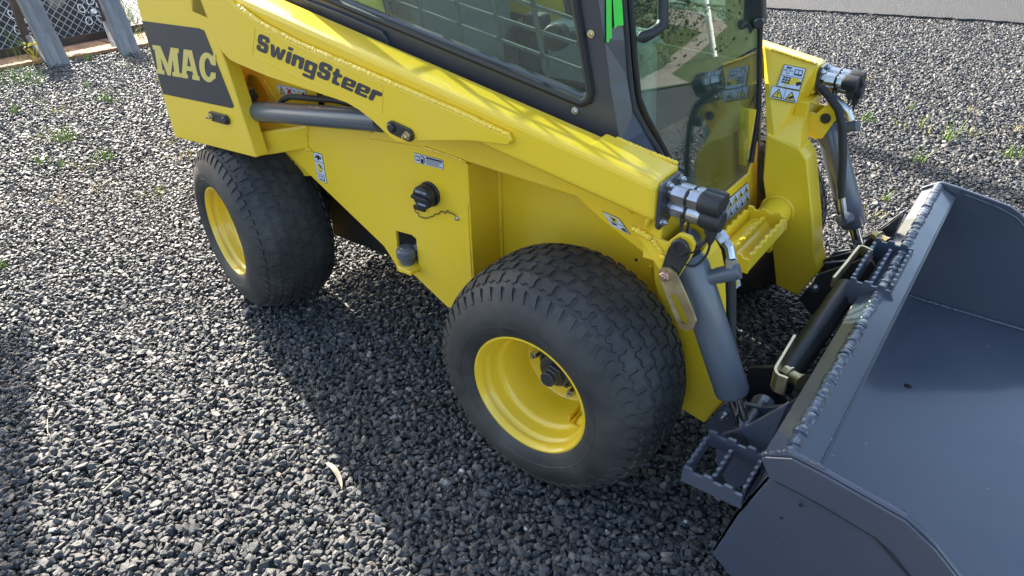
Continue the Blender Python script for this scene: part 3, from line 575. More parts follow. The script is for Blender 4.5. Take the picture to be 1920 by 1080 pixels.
# ---- arm nose: coupler plate, couplers, transition to the inner leg
def nose():
    xp = .232; mb = MB(); d = V(.0, 0, 1)
    zt, zb = .890, .803
    pl = [(xp, yO+.004, zt-.012), (xp, yO+.016, zt), (xp, yN-.012, zt), (xp, yN, zt-.012), (xp, yN, zb+.02), (xp, yN-.05, zb-.012), (xp, yO+.012, zb-.018), (xp, yO+.004, zb-.008)]
    mb.prism(pl, (.009, 0, 0)); both('coupler_plate', mb, 'cab', ROOT, bevel=.002)
    for (y, z) in ((yO+.018, zb+.000), (yO+.034, zt-.010), (yN-.014, zt-.014)):
        m2 = MB(); hexbolt(m2, (xp+.009, y, z), (1, 0, 0), .0065, .007); both('bolt', m2, 'zinc', ROOT)
    cs = [(yO+.040, zt-.026, 0), (yO+.044, zb+.028, .006), (yN-.026, zt-.034, -.006)]
    for i, (y, z, dx) in enumerate(cs):
        o = Vector((xp+.009, y, z)); ax = (1, 0, -.06)
        m2 = MB(); m2.lathe(o, ax, [(0, .0125), (.010, .0125)], 6); m2.lathe(o, ax, [(.0104, .0195), (.040, .0195), (.041, .018)], 6)
        m2.lathe(o, ax, [(.0465, .0195), (.048, .0205), (.068+dx, .0205), (.070+dx, .0195)], 6 if i != 1 else 28); both('coupler', m2, 'zinc', ROOT, bevel=.001)
        m3 = MB(); m3.lathe(o, ax, [(.0412, .0188), (.0463, .0188)], 20); both('coupler_ring', m3, 'rubber', ROOT, smooth=True)
        m4 = MB(); m4.lathe(o, ax, [(.0705+dx, .0215), (.076+dx, .0235), (.112+dx, .0232), (.115+dx, .021)], 32); both('dust_cap', m4, 'plastic', ROOT, smooth=True)
        m5 = MB(); p = o+V(.093+dx, -.012, -.018); m5.prism([p+V(-.016, 0, 0), p+V(.018, 0, .002), p+V(.012, 0, -.030), p+V(.004, 0, -.048), p+V(-.004, 0, -.03)], (0, .014, 0)); both('cap_strap_tab', m5, 'plastic', ROOT, bevel=.002)
        e = p+V(.004, .006, -.044); s = o+V(.044, -.004, -.0185)
        lo = [e, e+V(-.004, -.004, -.024), e+V(-.022, -.012, -.050), e+V(-.045, -.016, -.052+.006*i), s+V(-.004, -.010, -.045), s+V(-.006, -.006, -.015), s]
        # smooth loop
        pts = []
        for k in range(len(lo)-1):
            a, b = lo[k], lo[k+1]; pa = lo[max(k-1, 0)]; nb = lo[min(k+2, len(lo)-1)]
            for t in (0, .25, .5, .75): pts.append(.5*((2*a)+(b-pa)*t+(2*pa-5*a+4*b-nb)*t*t+(3*a-pa-3*b+nb)*t**3))
        m6 = MB(); m6.tube(pts+[lo[-1]], .0028, 8); both('cap_lanyard', m6, 'rubber', ROOT, smooth=True)
nose()
# upper face of the leg: slopes inwards from the arm's inner side down to the leg
yL0, yL1 = .305, .405
S = lambda p: V(p.x, 2*YC-p.y, p.z)
li = 2*YC-yL1; K = lambda u, v: Y(u, v, li)          # inner face of the left leg
up = [Y(1430, 85, 1.227), Y(1535, 122, 1.227), Y(1527, 163, 1.227), Y(1512, 185, 1.22)]
kin = [K(1450, 257), K(1500, 279)]
mb = MB(); fr = up+[kin[1], kin[0], Y(1436, 250, 1.09)]
c_ = sum(fr, Vector())/len(fr)
mb.add(fr+[p+V(-.004, .10, -.01) for p in fr], [tuple(range(7)), tuple(range(13, 6, -1))]+[(i, i+7, (i+1) % 7+7, (i+1) % 7) for i in range(7)])
mb.v = [(x, 2*YC-y, z) for x, y, z in mb.v]; both('arm_knuckle', mb, 'yellow', ROOT, bevel=.006)
leg = [K(1436, 250), kin[0], kin[1], K(1513, 300), K(1524, 420), K(1527, 480), K(1536, 510), K(1495, 556), K(1455, 535), K(1448, 470), K(1430, 335)]
mb = MB(); mb.prism([S(p) for p in leg], (0, -(yL1-yL0), 0)); both('arm_leg', mb, 'yellow', ROOT, bevel=.006, seg=3)
mb = MB(); bead(mb, S(Y(1445, 92, 1.2265)), [S(Y(1490, 107, 1.2265)), S(Y(1533, 120, 1.2265))], .005, .008, seed=9); both('weld_seam', mb, 'yellow', ROOT, smooth=True)
# cylinder ears
yE = .160
E_ = lambda u, v: Y(u, v, yE)
ear = [E_(1183, 424), E_(1225, 445), E_(1250, 455), E_(1275, 436), E_(1296, 445), E_(1303, 458), E_(1300, 475), E_(1272, 520), E_(1252, 520), E_(1240, 512)]
mb = MB(); mb.prism(ear, (0, .010, 0)); both('cylinder_ear', mb, 'yellow', ROOT, bevel=.002)
mb = MB(); mb.prism([p+V(0, .098, 0) for p in ear], (0, .010, 0)); both('cylinder_ear', mb, 'yellow', ROOT, bevel=.002)
mb = MB(); mb.box((.20, .165, .70), (.24, .31, .80)); both('ear_web', mb, 'yellow', ROOT, bevel=.004)
mb = MB(); bead(mb, E_(1188, 426)-V(0, .003, 0), E_(1222, 447)-V(0, .003, 0), .009, .012, seed=11); bead(mb, E_(1225, 448)-V(0, .003, 0), E_(1243, 474)-V(0, .003, 0), .006, .012, seed=12); mb.lathe(E_(1243, 482), (0, -1, 0), [(0, .009), (.005, .007), (.007, .003)], 14); obj('weld_seam', mb, 'yellow', ROOT, smooth=True)
lk = [Y(u, v, yE-.001) for u, v in [(1256, 462), (1262, 455), (1275, 451), (1288, 456), (1296, 468), (1294, 482), (1272, 519), (1266, 524), (1240, 510), (1243, 500)]]
mb = MB(); mb.prism(lk, (0, -.008, 0)); obj('pin_link_plate', mb, 'blackpaint', ROOT, bevel=.0015)
pc = Y(1276, 463, yE-.009); mb = MB(); mb.lathe(pc, (0, -1, 0), [(0, .020), (.006, .020), (.008, .017), (.0082, .012), (.004, .010), (.004, .002)], 28); obj('pin_head', mb, 'blackpaint', ROOT, smooth=True)
pL = V(pc.x, 2*YC-yE-.105, pc.z); mb = MB(); mb.lathe(Y(1548, 222, 2*YC-yE-.11), (0, -1, 0), [(0, .016), (.003, .016)], 24); obj('pin_head', mb, 'blackpaint', ROOT)
# gold slotted lock strap
yS = yE-.012; sl_ = [Y(u, v, yS) for u, v in [(1238, 505), (1246, 499), (1258, 500), (1268, 509), (1285, 545), (1300, 580), (1307, 600), (1302, 614), (1288, 619), (1276, 612), (1266, 590), (1249, 545), (1240, 523)]]
so = [Y(u, v, yS) for u, v in [(1259, 556), (1263, 549), (1270, 551), (1290, 595), (1291, 603), (1284, 606), (1278, 601)]]
c_out = sl_[3:11]; mb = MB()
ring_o = [sl_[4], sl_[5], sl_[6], sl_[7], sl_[8], sl_[9], sl_[10], sl_[11]]
poly = sl_[:4]+[sl_[4], so[3-0]] if False else None
# two halves so that the slot stays open
mb.prism([sl_[0], sl_[1], sl_[2], sl_[3], sl_[4], so[2], so[1], so[0], sl_[11], sl_[12]], (0, -.006, 0))
mb.prism([sl_[4], sl_[5], sl_[6], sl_[7], so[4], so[3], so[2]], (0, -.0061, 0)); mb.prism([sl_[7], sl_[8], sl_[9], sl_[10], sl_[11], so[0], so[6], so[5], so[4]], (0, -.0059, 0))
st = obj('lock_strap', mb, 'gold', ROOT)
mb = MB(); hexbolt(mb, Y(1248, 516, yS-.0062), (0, -1, 0), .0125, .012, False); obj('bolt', mb, 'copper', st, bevel=.001)
# ---- tilt (front) cylinders
ctop = V(.275, .212, .735); cbot = V(.437, .212, .390); ax = (cbot-ctop).normalized(); Lc_ = (cbot-ctop).length
mb = MB(); mb.lathe(ctop, ax, [(.025, .030), (.04, .037), (.052, .0395), (Lc_-.012, .0395), (Lc_-.004, .037), (Lc_, .032)], 40)
mb.lathe(ctop-V(0, .032, 0), (0, 1, 0), [(0, .026), (.064, .026)], 28); both('tilt_cylinder', mb, 'cyl', ROOT, smooth=True)
mb = MB(); mb.lathe(cbot-ax*.02, ax, [(0, .0175), (.13, .0175)], 24); both('tilt_rod', mb, 'chrome', ROOT, smooth=True)
rb = cbot+ax*.085
mb = MB(); mb.lathe(rb, ax, [(0, .0195), (.002, .0215), (.03, .0225), (.05, .026)], 24); mb.lathe(rb+ax*.06-V(0, .03, 0), (0, 1, 0), [(0, .027), (.06, .027)], 28); both('rod_eye', mb, 'grey', ROOT, smooth=True)
pb = ctop+ax*.085; px = V(.55, -.02, .83).normalized(); px = V(.86, .25, .42).normalized()
mb = MB(); mb.lathe(pb+V(.02, .0, .01), px, [(0, .020), (.026, .017), (.03, .0185), (.075, .0185), (.077, .017)], 24); 
portR = obj('cylinder_port', mb, 'cyl', ROOT, smooth=True)
pe = pb+V(.02, 0, .01)+px*.055
mb = MB(); f0 = Y(1356, 468, .25); mb.tube([pe+V(0, 0, .012), pe+V(-.002, .002, .034)], .0125, 6); mb.tube([pe+V(-.002, .002, .034), pe+V(-.012, .008, .055), pe+V(-.03, .015, .066)], .0105, 10)
mb.tube([pe+V(-.024, .013, .062), pe+V(-.044, .02, .074)], .0135, 6); mb.tube([pe+V(-.044, .02, .074), pe+V(-.066, .028, .086)], .0125, 14); mb.tube([pe+V(-.066, .028, .086), pe+V(-.105, .04, .105)], .0145, 16); obj('hose_fitting', mb, 'zinc', ROOT, smooth=True, angle=25)
mb = MB(); h0 = Y(1325, 436, .27); mb.tube([Y(1290, 428, .28), Y(1325, 425, .27), Y(1347, 440, .265), Y(1362, 465, .262), Y(1369, 500, .258), Y(1371, 560, .252), Y(1371, 640, .245), Y(1380, 690, .24)], .0115, 14); mb.tube([pe+V(-.10, .04, .103), pe+V(-.16, .05, .115)], .012, 12); obj('hydraulic_hose', mb, 'rubber', ROOT, smooth=True)
# left-hand hose run, seen from the inside
yH = 1.205
mb = MB(); mb.tube([Y(1540, 165, 1.22), Y(1556, 182, yH), Y(1572, 205, yH-.02), Y(1580, 240, yH-.03), Y(1580, 300, yH-.04), Y(1577, 350, yH-.045), Y(1577, 372, yH-.045)], .0125, 14); obj('hydraulic_hose', mb, 'rubber', ROOT, smooth=True)
mb = MB(); mb.tube([Y(1577, 370, yH-.045), Y(1580, 395, yH-.045)], .0125, 14); mb.tube([Y(1580, 392, yH-.045), Y(1583, 410, yH-.045)], .0105, 6); obj('hose_fitting', mb, 'zinc', ROOT)
mb = MB(); mb.lathe(Y(1590, 408, 1.215), (-.2, -1, .1), [(0, .021), (.045, .019), (.047, .016)], 22); obj('cylinder_port', mb, 'cyl', ROOT, smooth=True)
mb = MB(); mb.tube([Y(1560, 180, 1.25), Y(1580, 198, 1.25), Y(1590, 208, 1.25), Y(1596, 226, 1.25)], .012, 10); obj('hose_fitting', mb, 'zinc', ROOT)
mb = MB(); mb.tube([Y(1585, 238, 1.25), Y(1609, 236, 1.24)], .017, 16); obj('cylinder_port', mb, 'cyl', ROOT, smooth=True)
# ---- cross tube and step
tz = K(1484, 400); tcx, tcz = tz.x-.045, tz.z-.004
mb = MB(); mb.tube([(tcx, yL1-.004, tcz), (tcx, li+.004, tcz)], .048, 40); obj('cross_tube', mb, 'yellow', ROOT, smooth=True)
mb = MB()
for yy, s in ((li, -1), (yL1, 1)):
    mb.tube([(tcx+.051*math.cos(a), yy+s*.003, tcz+.051*math.sin(a)) for a in [k*2*math.pi/28 for k in range(28)]], .0055, 8, closed=True)
obj('weld_seam', mb, 'yellow', ROOT, smooth=True)
def serrated(mb, a, b, h, th, teeth, up=V(0, 0, 1)):
    """upright strip from a to b with a castellated top edge"""
    d = b-a; n = teeth*2; pts = [a, b]; top = []
    for i in range(n):
        z = h+(.0085 if i % 2 == 0 else 0)
        for t in ((i+.12)/n, (i+.88)/n): top.append(a+d*t+up*z)
    nn = d.cross(up).normalized()*th
    mb.prism([a, b]+top[::-1], nn)
    return mb
def step(name, y0, y1, x0, x1, z, h, m, parent, mid=.48, lugs=7):
    mb = MB(); th = .008
    for k, x in enumerate((x0, x0+(x1-x0)*mid, x1)):
        o_ = MB(); serrated(o_, V(x, y0+th+.001, z), V(x, y1-th-.001, z), h if k != 1 else h*.8, th, lugs); obj('step_bar', o_, m, parent, bevel=.001)
    for y in (y0, y1):
        o_ = MB(); serrated(o_, V(x0-.002, y, z), V(x1+th+.002, y, z), h, th if y == y0 else -th, 3); obj('step_end', o_, m, parent, bevel=.001)
step('step', .585, .885, tcx-.040, tcx+.072, .497, .042, 'yellow', ROOT)
mb = MB(); mb.prism([(tcx-.03, .98, tcz-.02), (tcx-.03, 1.03, tcz-.02), (tcx-.03, 1.03, tcz-.12), (tcx-.03, 1.0, tcz-.12)], (.05, 0, 0)); obj('tube_bracket', mb, 'yellow', ROOT, bevel=.003)
# ---- front yellow panel under the windscreen
def onglass(u, v, off=0):
    n = V(1, 0, .15); p0 = V(.12+off, .7, .6); d = sight(u, v); return _C+d*((p0-_C).dot(n)/d.dot(n))
GZ = lambda y, z, off=0: V(.12+off-.15*(z-.6), y, z)
mb = MB(); mb.prism([GZ(.415, .30), GZ(1.14, .30), GZ(1.14, .66), GZ(1.12, .66), GZ(1.07, .575), GZ(.46, .575), GZ(.43, .66), GZ(.415, .66)], (-.02, 0, 0)); obj('front_panel', mb, 'yellow', ROOT, bevel=.003)
for u, v in ((1338, 382),):
    mb = MB(); hexbolt(mb, onglass(u, v, .0), (1, 0, .15), .007, .006); obj('bolt', mb, 'gold', ROOT)
# ------------------------------------------------------------------ cab
yS_ = .27; C_ = lambda u, v: Y(u, v, yS_)
def yz(p, x=None, z=None): return V(p.x if x is None else x, yS_, p.z if z is None else z)
ct = C_(1122, 0); cm = C_(1145, 162); cl = C_(1163, 271)
slope = (ct.x-cm.x)/(ct.z-cm.z); ZT = 1.92
ctop_ = V(ct.x+slope*(ZT-ct.z), yS_, ZT); XR = -1.02
side = [V(XR, yS_, .95), V(.12, yS_, .868), C_(1245, 312), cl, cm, ct, ctop_, V(XR, yS_, ZT)]
wb0 = C_(700, 28); wb1 = C_(1094, 188); ws = (wb1.z-wb0.z)/(wb1.x-wb0.x)
wr0 = C_(1100, 183); wr1 = C_(1071, 0); wsl = (wr1.x-wr0.x)/(wr1.z-wr0.z); WT = 1.80
win = [V(-.93, yS_, wb0.z+ws*(-.93-wb0.x)), V(wb1.x-.012, yS_, wb1.z+.002), V(wb1.x+.006, yS_, wb1.z+.012), V(wr0.x+.002, yS_, wr0.z+.02), V(wr0.x+wsl*(WT-wr0.z), yS_, WT), V(-.93, yS_, WT)]
sideL = [side[0], V(-.02, yS_, .80), V(-.02, yS_, 1.0), V(ctop_.x-.03, yS_, ZT), side[7]]
key = [side[0], side[1], side[2], side[3], side[4], side[5], side[6], side[7]]
mb = MB(); mb.prism(key+[key[0]+V(0, 0, .02)]+[win[0]+V(0, 0, .0)]+[win[5], win[4], win[3], win[2], win[1]]+[win[0]+V(.004, 0, -.002)]+[key[0]+V(.006, 0, .0)], (0, .03, 0)); obj('cab_side', mb, 'cab', ROOT)
mb = MB(); mb.prism(sideL+[key[0]+V(0, 0, .02), win[0], win[5], win[4], win[3], win[2], win[1], win[0]+V(.004, 0, -.002), key[0]+V(.006, 0, 0)], (0, .03, 0)); obj('cab_side', mb, 'cab', ROOT, mirror=True)
def ring(pts, r, n=8): m_ = MB(); m_.tube(pts, r, n, closed=True); return m_
def grow(pts, d):
    c = sum(pts, Vector())/len(pts); return [p+(p-c).normalized()*d for p in pts]
mb = ring([p+V(0, -.002, 0) for p in grow(win, .012)], .011); both('window_seal', mb, 'rubber', ROOT, smooth=True)
mb = ring([p+V(0, .02, 0) for p in win], .010); both('window_frame', mb, 'cab', ROOT, smooth=True)
mb = MB(); mb.prism([p+V(0, .014, 0) for p in win], (0, .004, 0)); both('side_glass', mb, 'glass', ROOT)
# moulded engine-side cover low on the cab side
mb = MB(); mb.prism([C_(380, -60), C_(560, -8), C_(640, 22), C_(705, 50), C_(722, 58), C_(731, 72), C_(736, 92), C_(700, 76), C_(540, 5), C_(380, -58)], (0, -.012, 0)); both('side_cover', mb, 'cab', ROOT, bevel=.006, seg=3)
# lattice guard inside the window
yGd = .325
def bar(p0, p1, wd, nm='guard_bar', mir=True):
    a = Y(*p0, yGd); b = Y(*p1, yGd); d = (b-a).normalized(); s = Vector((-d.z, 0, d.x))*wd/2; m_ = MB(); m_.prism([a+s, b+s, b-s, a-s], (0, .006, 0))
    if mir: both(nm, m_, 'guard', ROOT)
    else: obj(nm, m_, 'cab', ROOT)
def ext(p0, p1, k): return (p0[0]+(p1[0]-p0[0])*k, p0[1]+(p1[1]-p0[1])*k)
for p0, p1 in (((794, 62), (784, 0)), ((866, 90), (854, 0)), ((942, 120), (924, 0)), ((1026, 156), (997, 0)), ((730, 30), (722, 0))): bar(p0, ext(p0, p1, 4.2*100/max(20, abs(p1[1]-p0[1]))), .011)
hz = [((733, 0), (1089, 131)), ((860, 9), (1080, 82)), ((967, 0), (1072, 35))]
for p0, p1 in hz: bar(ext(p0, p1, -1.3 if p0[0] < 800 else -2.5), p1, .0075)
for k in range(1, 7):
    a, b = (967, -k*62+10), (1072, 35-k*66+10); bar(ext(a, b, -5), ext(a, b, 1.0), .0075)
# front post: outer bevel strip and windscreen seal
Cs = [ctop_, ct, C_(1132, 75), cm, cl, C_(1196, 292)]
Dp = [Y(1168, 0, .325), Y(1176, 75, .325), Y(1181, 150, .325), Y(1190, 205, .32), Y(1212, 245, .32), Y(1250, 306, .31)]
dt = (Dp[0]-Dp[2]); Dtop = Dp[0]+dt*((ZT-Dp[0].z)/dt.z)
mb = MB(); Cf = [Cs[0], Cs[1], Cs[2], Cs[3], Cs[4], Cs[5]]; Df = [Dtop, Dp[0], Dp[1], Dp[2], Dp[3], Dp[4]]
vs = Cf+Df+[p+V(-.02, .03, 0) for p in Df]; fs = [(i, i+1, i+7, i+6) for i in range(5)]+[(i+6, i+7, i+13, i+12) for i in range(5)]
vs += [Y(1262, 330, .27), Y(1265, 330, .31)]; fs += [(5, 18, 19, 11)]
mb.add(vs, fs); obj('front_post', mb, 'cab', ROOT)
gE = [onglass(1183, 0), onglass(1191, 110), onglass(1198, 182), onglass(1211, 215), onglass(1240, 268), onglass(1262, 310)]
gtop = GZ(gE[0].y-.004, ZT-.02)
edge = [gtop]+gE+[GZ(.64, .600), GZ(.70, .590), GZ(.736, .590)]
ledge = [GZ(1.05, .592), GZ(1.075, .606), GZ(1.115, .70), GZ(1.138, .78), GZ(1.14, .90), GZ(1.14, ZT-.02)]
full = edge+ledge
mb = MB(); mb.prism(full, (-.005, 0, 0)); obj('windscreen', mb, 'glass', ROOT)
mb = MB(); mb.tube([p+V(.002, -.006, 0) for p in edge[:-3]], .008, 8); obj('windscreen_seal', mb, 'rubber', ROOT, smooth=True)
mb = MB(); mb.tube([p+V(.002, .004, 0) for p in ledge[1:]], .007, 8); obj('windscreen_seal', mb, 'rubber', ROOT, smooth=True)
mb = MB(); mb.tube([Dtop, Dp[0], Dp[1], Dp[2], Dp[3], Dp[4], Dp[5]], .006, 8); obj('post_seal', mb, 'rubber', ROOT, smooth=True)
mb = MB(); half = [V(p.x-.008, p.y+.004, p.z) for p in edge[:-1]]+[GZ(.736, .592, -.008)]
mb.prism(half[::-1]+[GZ(.31, ZT-.02, -.008), GZ(.335, .88, -.008), GZ(.415, .82, -.008), GZ(.415, .555, -.008), GZ(.736, .555, -.008)], (-.012, 0, 0)); obj('windscreen_frame', mb, 'cab', ROOT)
lo_ = [V(p.x-.008, p.y-.004, p.z) for p in ledge]
mb = MB(); mb.prism([GZ(.7365, .592, -.008)]+lo_+[GZ(1.168, ZT-.02, -.008), GZ(1.168, .555, -.008), GZ(.7365, .555, -.008)], (-.03, 0, 0)); obj('windscreen_frame', mb, 'cab', ROOT)
mb = MB(); mb.prism([GZ(1.145, .62, .0), GZ(1.172, .62, .0), GZ(1.172, ZT, .0), GZ(1.145, ZT, .0)], (-.12, .02, 0)); obj('front_post', mb, 'cab', ROOT, bevel=.006)
mb = MB(); mb.tube([GZ(.66, .583, .004), GZ(2*YC-.66, .583, .004)], .010, 10); obj('sill_seal', mb, 'rubber', ROOT, smooth=True)
# roof, rear wall with barred opening, floor
mb = MB(); 
mb.prism([(XR-.02, .25, ZT+.002), (-.02, .25, ZT+.002), (-.02, .736, ZT+.002), (-.15, .736, ZT+.002), (-.15, .42, ZT+.002), (-.85, .42, ZT+.002), (-.85, .736, ZT+.002), (XR-.02, .736, ZT+.002)], (0, 0, .08)); both('cab_roof', mb, 'cab', ROOT)
mb = MB(); mb.box((-.85, .42, ZT+.05), (-.15, 2*YC-.42, ZT+.055)); obj('added_skylight', mb, 'glass', ROOT)  # glazed roof opening added to let daylight into the dark cab
mb = MB(); mb.prism([(XR, .30, .80), (XR, .736, .80), (XR, .736, 1.22), (XR, .325, 1.22), (XR, .325, 1.84), (XR, .736, 1.84), (XR, .736, ZT), (XR, .30, ZT)], (.03, 0, 0)); both('cab_rear_wall', mb, 'cab', ROOT)
for k in range(1, 9):
    y = .325+k*.822/9; m_ = MB(); m_.box((XR+.008, y-.005, 1.215), (XR+.020, y+.005, 1.845)); obj('rear_guard_bar', m_, 'cab', ROOT)
for k in range(1, 5):
    z = 1.22+k*.62/5; m_ = MB(); m_.box((XR+.0205, .325, z-.004), (XR+.030, 2*YC-.325, z+.004)); obj('rear_guard_bar', m_, 'cab', ROOT)
mb = MB(); mb.box((XR+.031, .43, .50), (.05, 2*YC-.43, .53)); obj('cab_floor', mb, 'interior', ROOT)
mb = MB(); mb.prism([(XR+.04, .425, .53), (.100, .425, .53), (.050, .425, .93), (XR+.04, .425, 1.0)], (0, .012, 0)); both('cab_liner', mb, 'liner', ROOT)
mb = MB(); mb.prism([GZ(.43, .54, -.06), GZ(1.04, .54, -.06), GZ(1.04, .575, -.06), GZ(.43, .575, -.06)], (-.012, 0, 0)); obj('cab_liner', mb, 'liner', ROOT)
mb = MB(); mb.box((-1.98, .34, .60), (XR-.03, 2*YC-.34, 1.13)); obj('engine_hood', mb, 'yellow', ROOT, bevel=.02)
# seat, grey cover box, lap bar, joystick
mb = MB(); mb.box((-.80, .50, .62), (-.36, .98, .80)); obj('seat', mb, 'interior', ROOT, bevel=.03, seg=3)
mb = MB(); mb.prism([(-.84, .50, .80), (-.72, .50, .80), (-.80, .50, 1.35), (-.90, .50, 1.35)], (0, .48, 0)); obj('backrest', mb, 'interior', ROOT, bevel=.03, seg=3)
mb = MB(); mb.prism([(-.62, .985, .60), (-.20, .985, .60), (-.22, .985, .93), (-.27, .985, .975), (-.62, .985, .985)], (0, .13, 0)); obj('side_console', mb, 'hood', ROOT, bevel=.02, seg=3)
mb = MB(); mb.prism([(-.62, .43, .60), (-.12, .43, .60), (-.10, .43, .80), (-.62, .43, .86)], (0, .10, 0)); obj('side_console', mb, 'hood', ROOT, bevel=.012, seg=3)
yJ = .60; J = lambda u, v: Y(u, v, yJ)
mb = MB(); mb.tube([J(958, 125), J(952, 104), J(958, 78), J(975, 56), J(992, 46)], .027, 14); obj('joystick_grip', mb, 'rubber', ROOT, smooth=True)
mb = MB(); a = J(1010, 44); mb.box(a-V(.035, .02, .03), a+V(.03, .02, .028)); obj('joystick_head', mb, 'plastic', ROOT, bevel=.008, seg=3)
mb = MB(); mb.lathe(Y(1050, 67, .50), (0, -1, 0), [(0, .034), (.03, .034), (.033, .03)], 28); mb.tube([Y(1050, 67, .52), Y(1090, 60, 1.0)], .02, 12); obj('lap_bar_pivot', mb, 'plastic', ROOT)
# grab handle before the glass, mirror box on the far post
gb = [onglass(1241, -60, .045), onglass(1243, 0, .045), onglass(1243, 38, .045), onglass(1237, 52, .042), onglass(1222, 62, .035), onglass(1206, 70, .022), onglass(1204, 69, .0)]
mb = MB(); mb.tube(gb, .0125, 14); obj('grab_handle', mb, 'plastic', ROOT, smooth=True)
yF = 1.085
mb = MB(); a0, a1, a2, a3 = Y(1388, -20, yF), Y(1430, -20, yF), Y(1432, 48, yF), Y(1393, 62, yF); mb.prism([a0, a1, a2, a3], (-.005, .045, 0)); obj('lamp_housing', mb, 'plastic', ROOT, bevel=.006)
for u, v, r in ((1402, 52, .017), (1424, 42, .015)):
    mb = MB(); mb.lathe(Y(u, v, yF-.002), (.25, -1, 0), [(0, r), (.022, r), (.025, r*.8)], 20); obj('housing_knob', mb, 'plastic', ROOT, smooth=True)
decal('warning_decal', [Y(1376, -20, 1.18), Y(1384, -20, 1.18), Y(1390, 45, 1.18), Y(1383, 38, 1.18)], [('decalred', rect(.25, .55, .75, .8)), ('decalwhite', rect(.15, .1, .85, .5))], ROOT, 'decalyel')
# bolts on the cab side, green tape strips
for u, v in ((1109, 63), (1079, 207)):
    mb = MB(); hexbolt(mb, C_(u, v)-V(0, .0005, 0), (0, -1, 0), .0058, .005); obj('bolt', mb, 'gold' if u > 1100 else 'zinc', ROOT)
def strip(pts, parent):
    m_ = MB(); m_.prism(pts, V(.001, -.001, 0)); return obj('tape_strip', m_, 'tape', parent)
fr_ = lambda u, v, o=.0: (Cs[3]+(Dp[1]-Cs[3])*.5)
def onpost(u, v, off=.002):
    p0 = ct; n = (Dp[0]-ct).cross(cm-ct).normalized()
    if n.dot(_C-p0) < 0: n = -n
    d = sight(u, v); return _C+d*((p0+n*off-_C).dot(n)/d.dot(n))
strip([onpost(1136, -40), onpost(1146, -40), onpost(1147, 71), onpost(1143, 72), onpost(1142, 79), onpost(1137, 79)], ROOT)
strip([onpost(1147, -40, .004), onpost(1163, -40, .004), onpost(1169, 47, .004), onpost(1158, 48, .004), onpost(1152, 54, .004)], ROOT)
# ------------------------------------------------------------------ fuel filler
fc = T(807, 363)-V(0, .0005, 0)
mb = MB(); mb.lathe(fc, (0, -1, 0), [(0, .038), (.006, .038), (.008, .036)], 36); nk = obj('filler_neck', mb, 'plastic', ROOT, smooth=True)
mb = MB(); mb.lathe(fc, (0, -1, 0), [(.0085, .027), (.016, .027)], 30); obj('filler_collar', mb, 'gold', ROOT, smooth=True)
mb = MB(); mb.lathe(fc, (0, -1, 0), [(.0165, .033), (.020, .036), (.034, .0355), (.038, .033), (.039, .030)], 40); cp = obj('fuel_cap', mb, 'plastic', ROOT, smooth=True)
fa = fc-V(0, .0395, 0); mb = MB(); mb.prism([fa+V(-.034, 0, -.003), fa+V(-.030, 0, .009), fa+V(.030, 0, .006), fa+V(.033, 0, -.006), fa+V(.0, 0, -.008)], (0, -.010, 0)); obj('cap_grip', mb, 'plastic', cp, bevel=.003)
fontmesh('lettering', 'TIGHTEN TO CLICK', [fa+V(-.021, 0, .022), fa+V(.021, 0, .022), fa+V(.021, 0, .015), fa+V(-.021, 0, .015)], 'decalwhite', cp, .0006)
fontmesh('lettering', 'WARNING', [fa+V(-.015, 0, -.016), fa+V(.015, 0, -.016), fa+V(.015, 0, -.023), fa+V(-.015, 0, -.023)], 'decalwhite', cp, .0006)
mb = MB(); ch = [(783, 388), (780, 393), (783, 397), (787, 399), (788, 404), (795, 407), (803, 408), (809, 405), (815, 404), (818, 400), (825, 400), (829, 395), (834, 396), (838, 399), (841, 393), (846, 398), (852, 399), (857, 404)]
mb.tube([T(u, v)-V(0, .006, 0) for u, v in ch], .0016, 6); obj('cap_tether', mb, 'rubber', ROOT, smooth=True)
mb = MB(); mb.lathe(T(858, 409), (0, -1, 0), [(0, .0065), (.006, .0065), (.009, .004)], 14); obj('bolt', mb, 'zinc', ROOT, smooth=True)
mb = MB(); mb.box(T(781, 388)-V(.002, .012, .003), T(800, 389)+V(.0, -.004, .002)); obj('cap_hinge', mb, 'plastic', ROOT, bevel=.002)
# ------------------------------------------------------------------ stickers
decal('safety_decal', [T(587, 284), T(604, 289), T(614, 344), T(597, 337)], [('decalblack', [(.3, .08), (.7, .08), (.7, .12), (.85, .12), (.8, .2), (.55, .2), (.6, .25), (.35, .25), (.45, .18), (.15, .2), (.2, .13), (.35, .13)]), ('decalblack', rect(0, .30, 1, .315)), ('decalyel', [(.2, .42), (.45, .36), (.7, .45), (.62, .55), (.75, .66), (.25, .68)]), ('decalblack', [(.35, .38), (.6, .40), (.85, .55), (.6, .5)], 2), ('decalblack', rect(.3, .62, .6, .64), 2), ('decalblack', rect(0, .74, 1, .755))]+book(.22, .8, .8, .95), ROOT)
decal('fuel_decal', [T(777, 286), T(831, 300), T(832, 318), T(778, 304)], book(.04, .25, .2, .75)+[('decalblack', rect(.23, .1, .33, .92)), ('decalwhite', rect(.25, .2, .31, .45), 2), ('decalblack', [(.35, .2), (.38, .25), (.38, .85), (.36, .85)])]+[('decalblack', rect(.42, .1, .97, .3))]+lines(.42, .38, .97, .95, 4), ROOT)
I_ = lambda u, v: Y(u, v, yI)
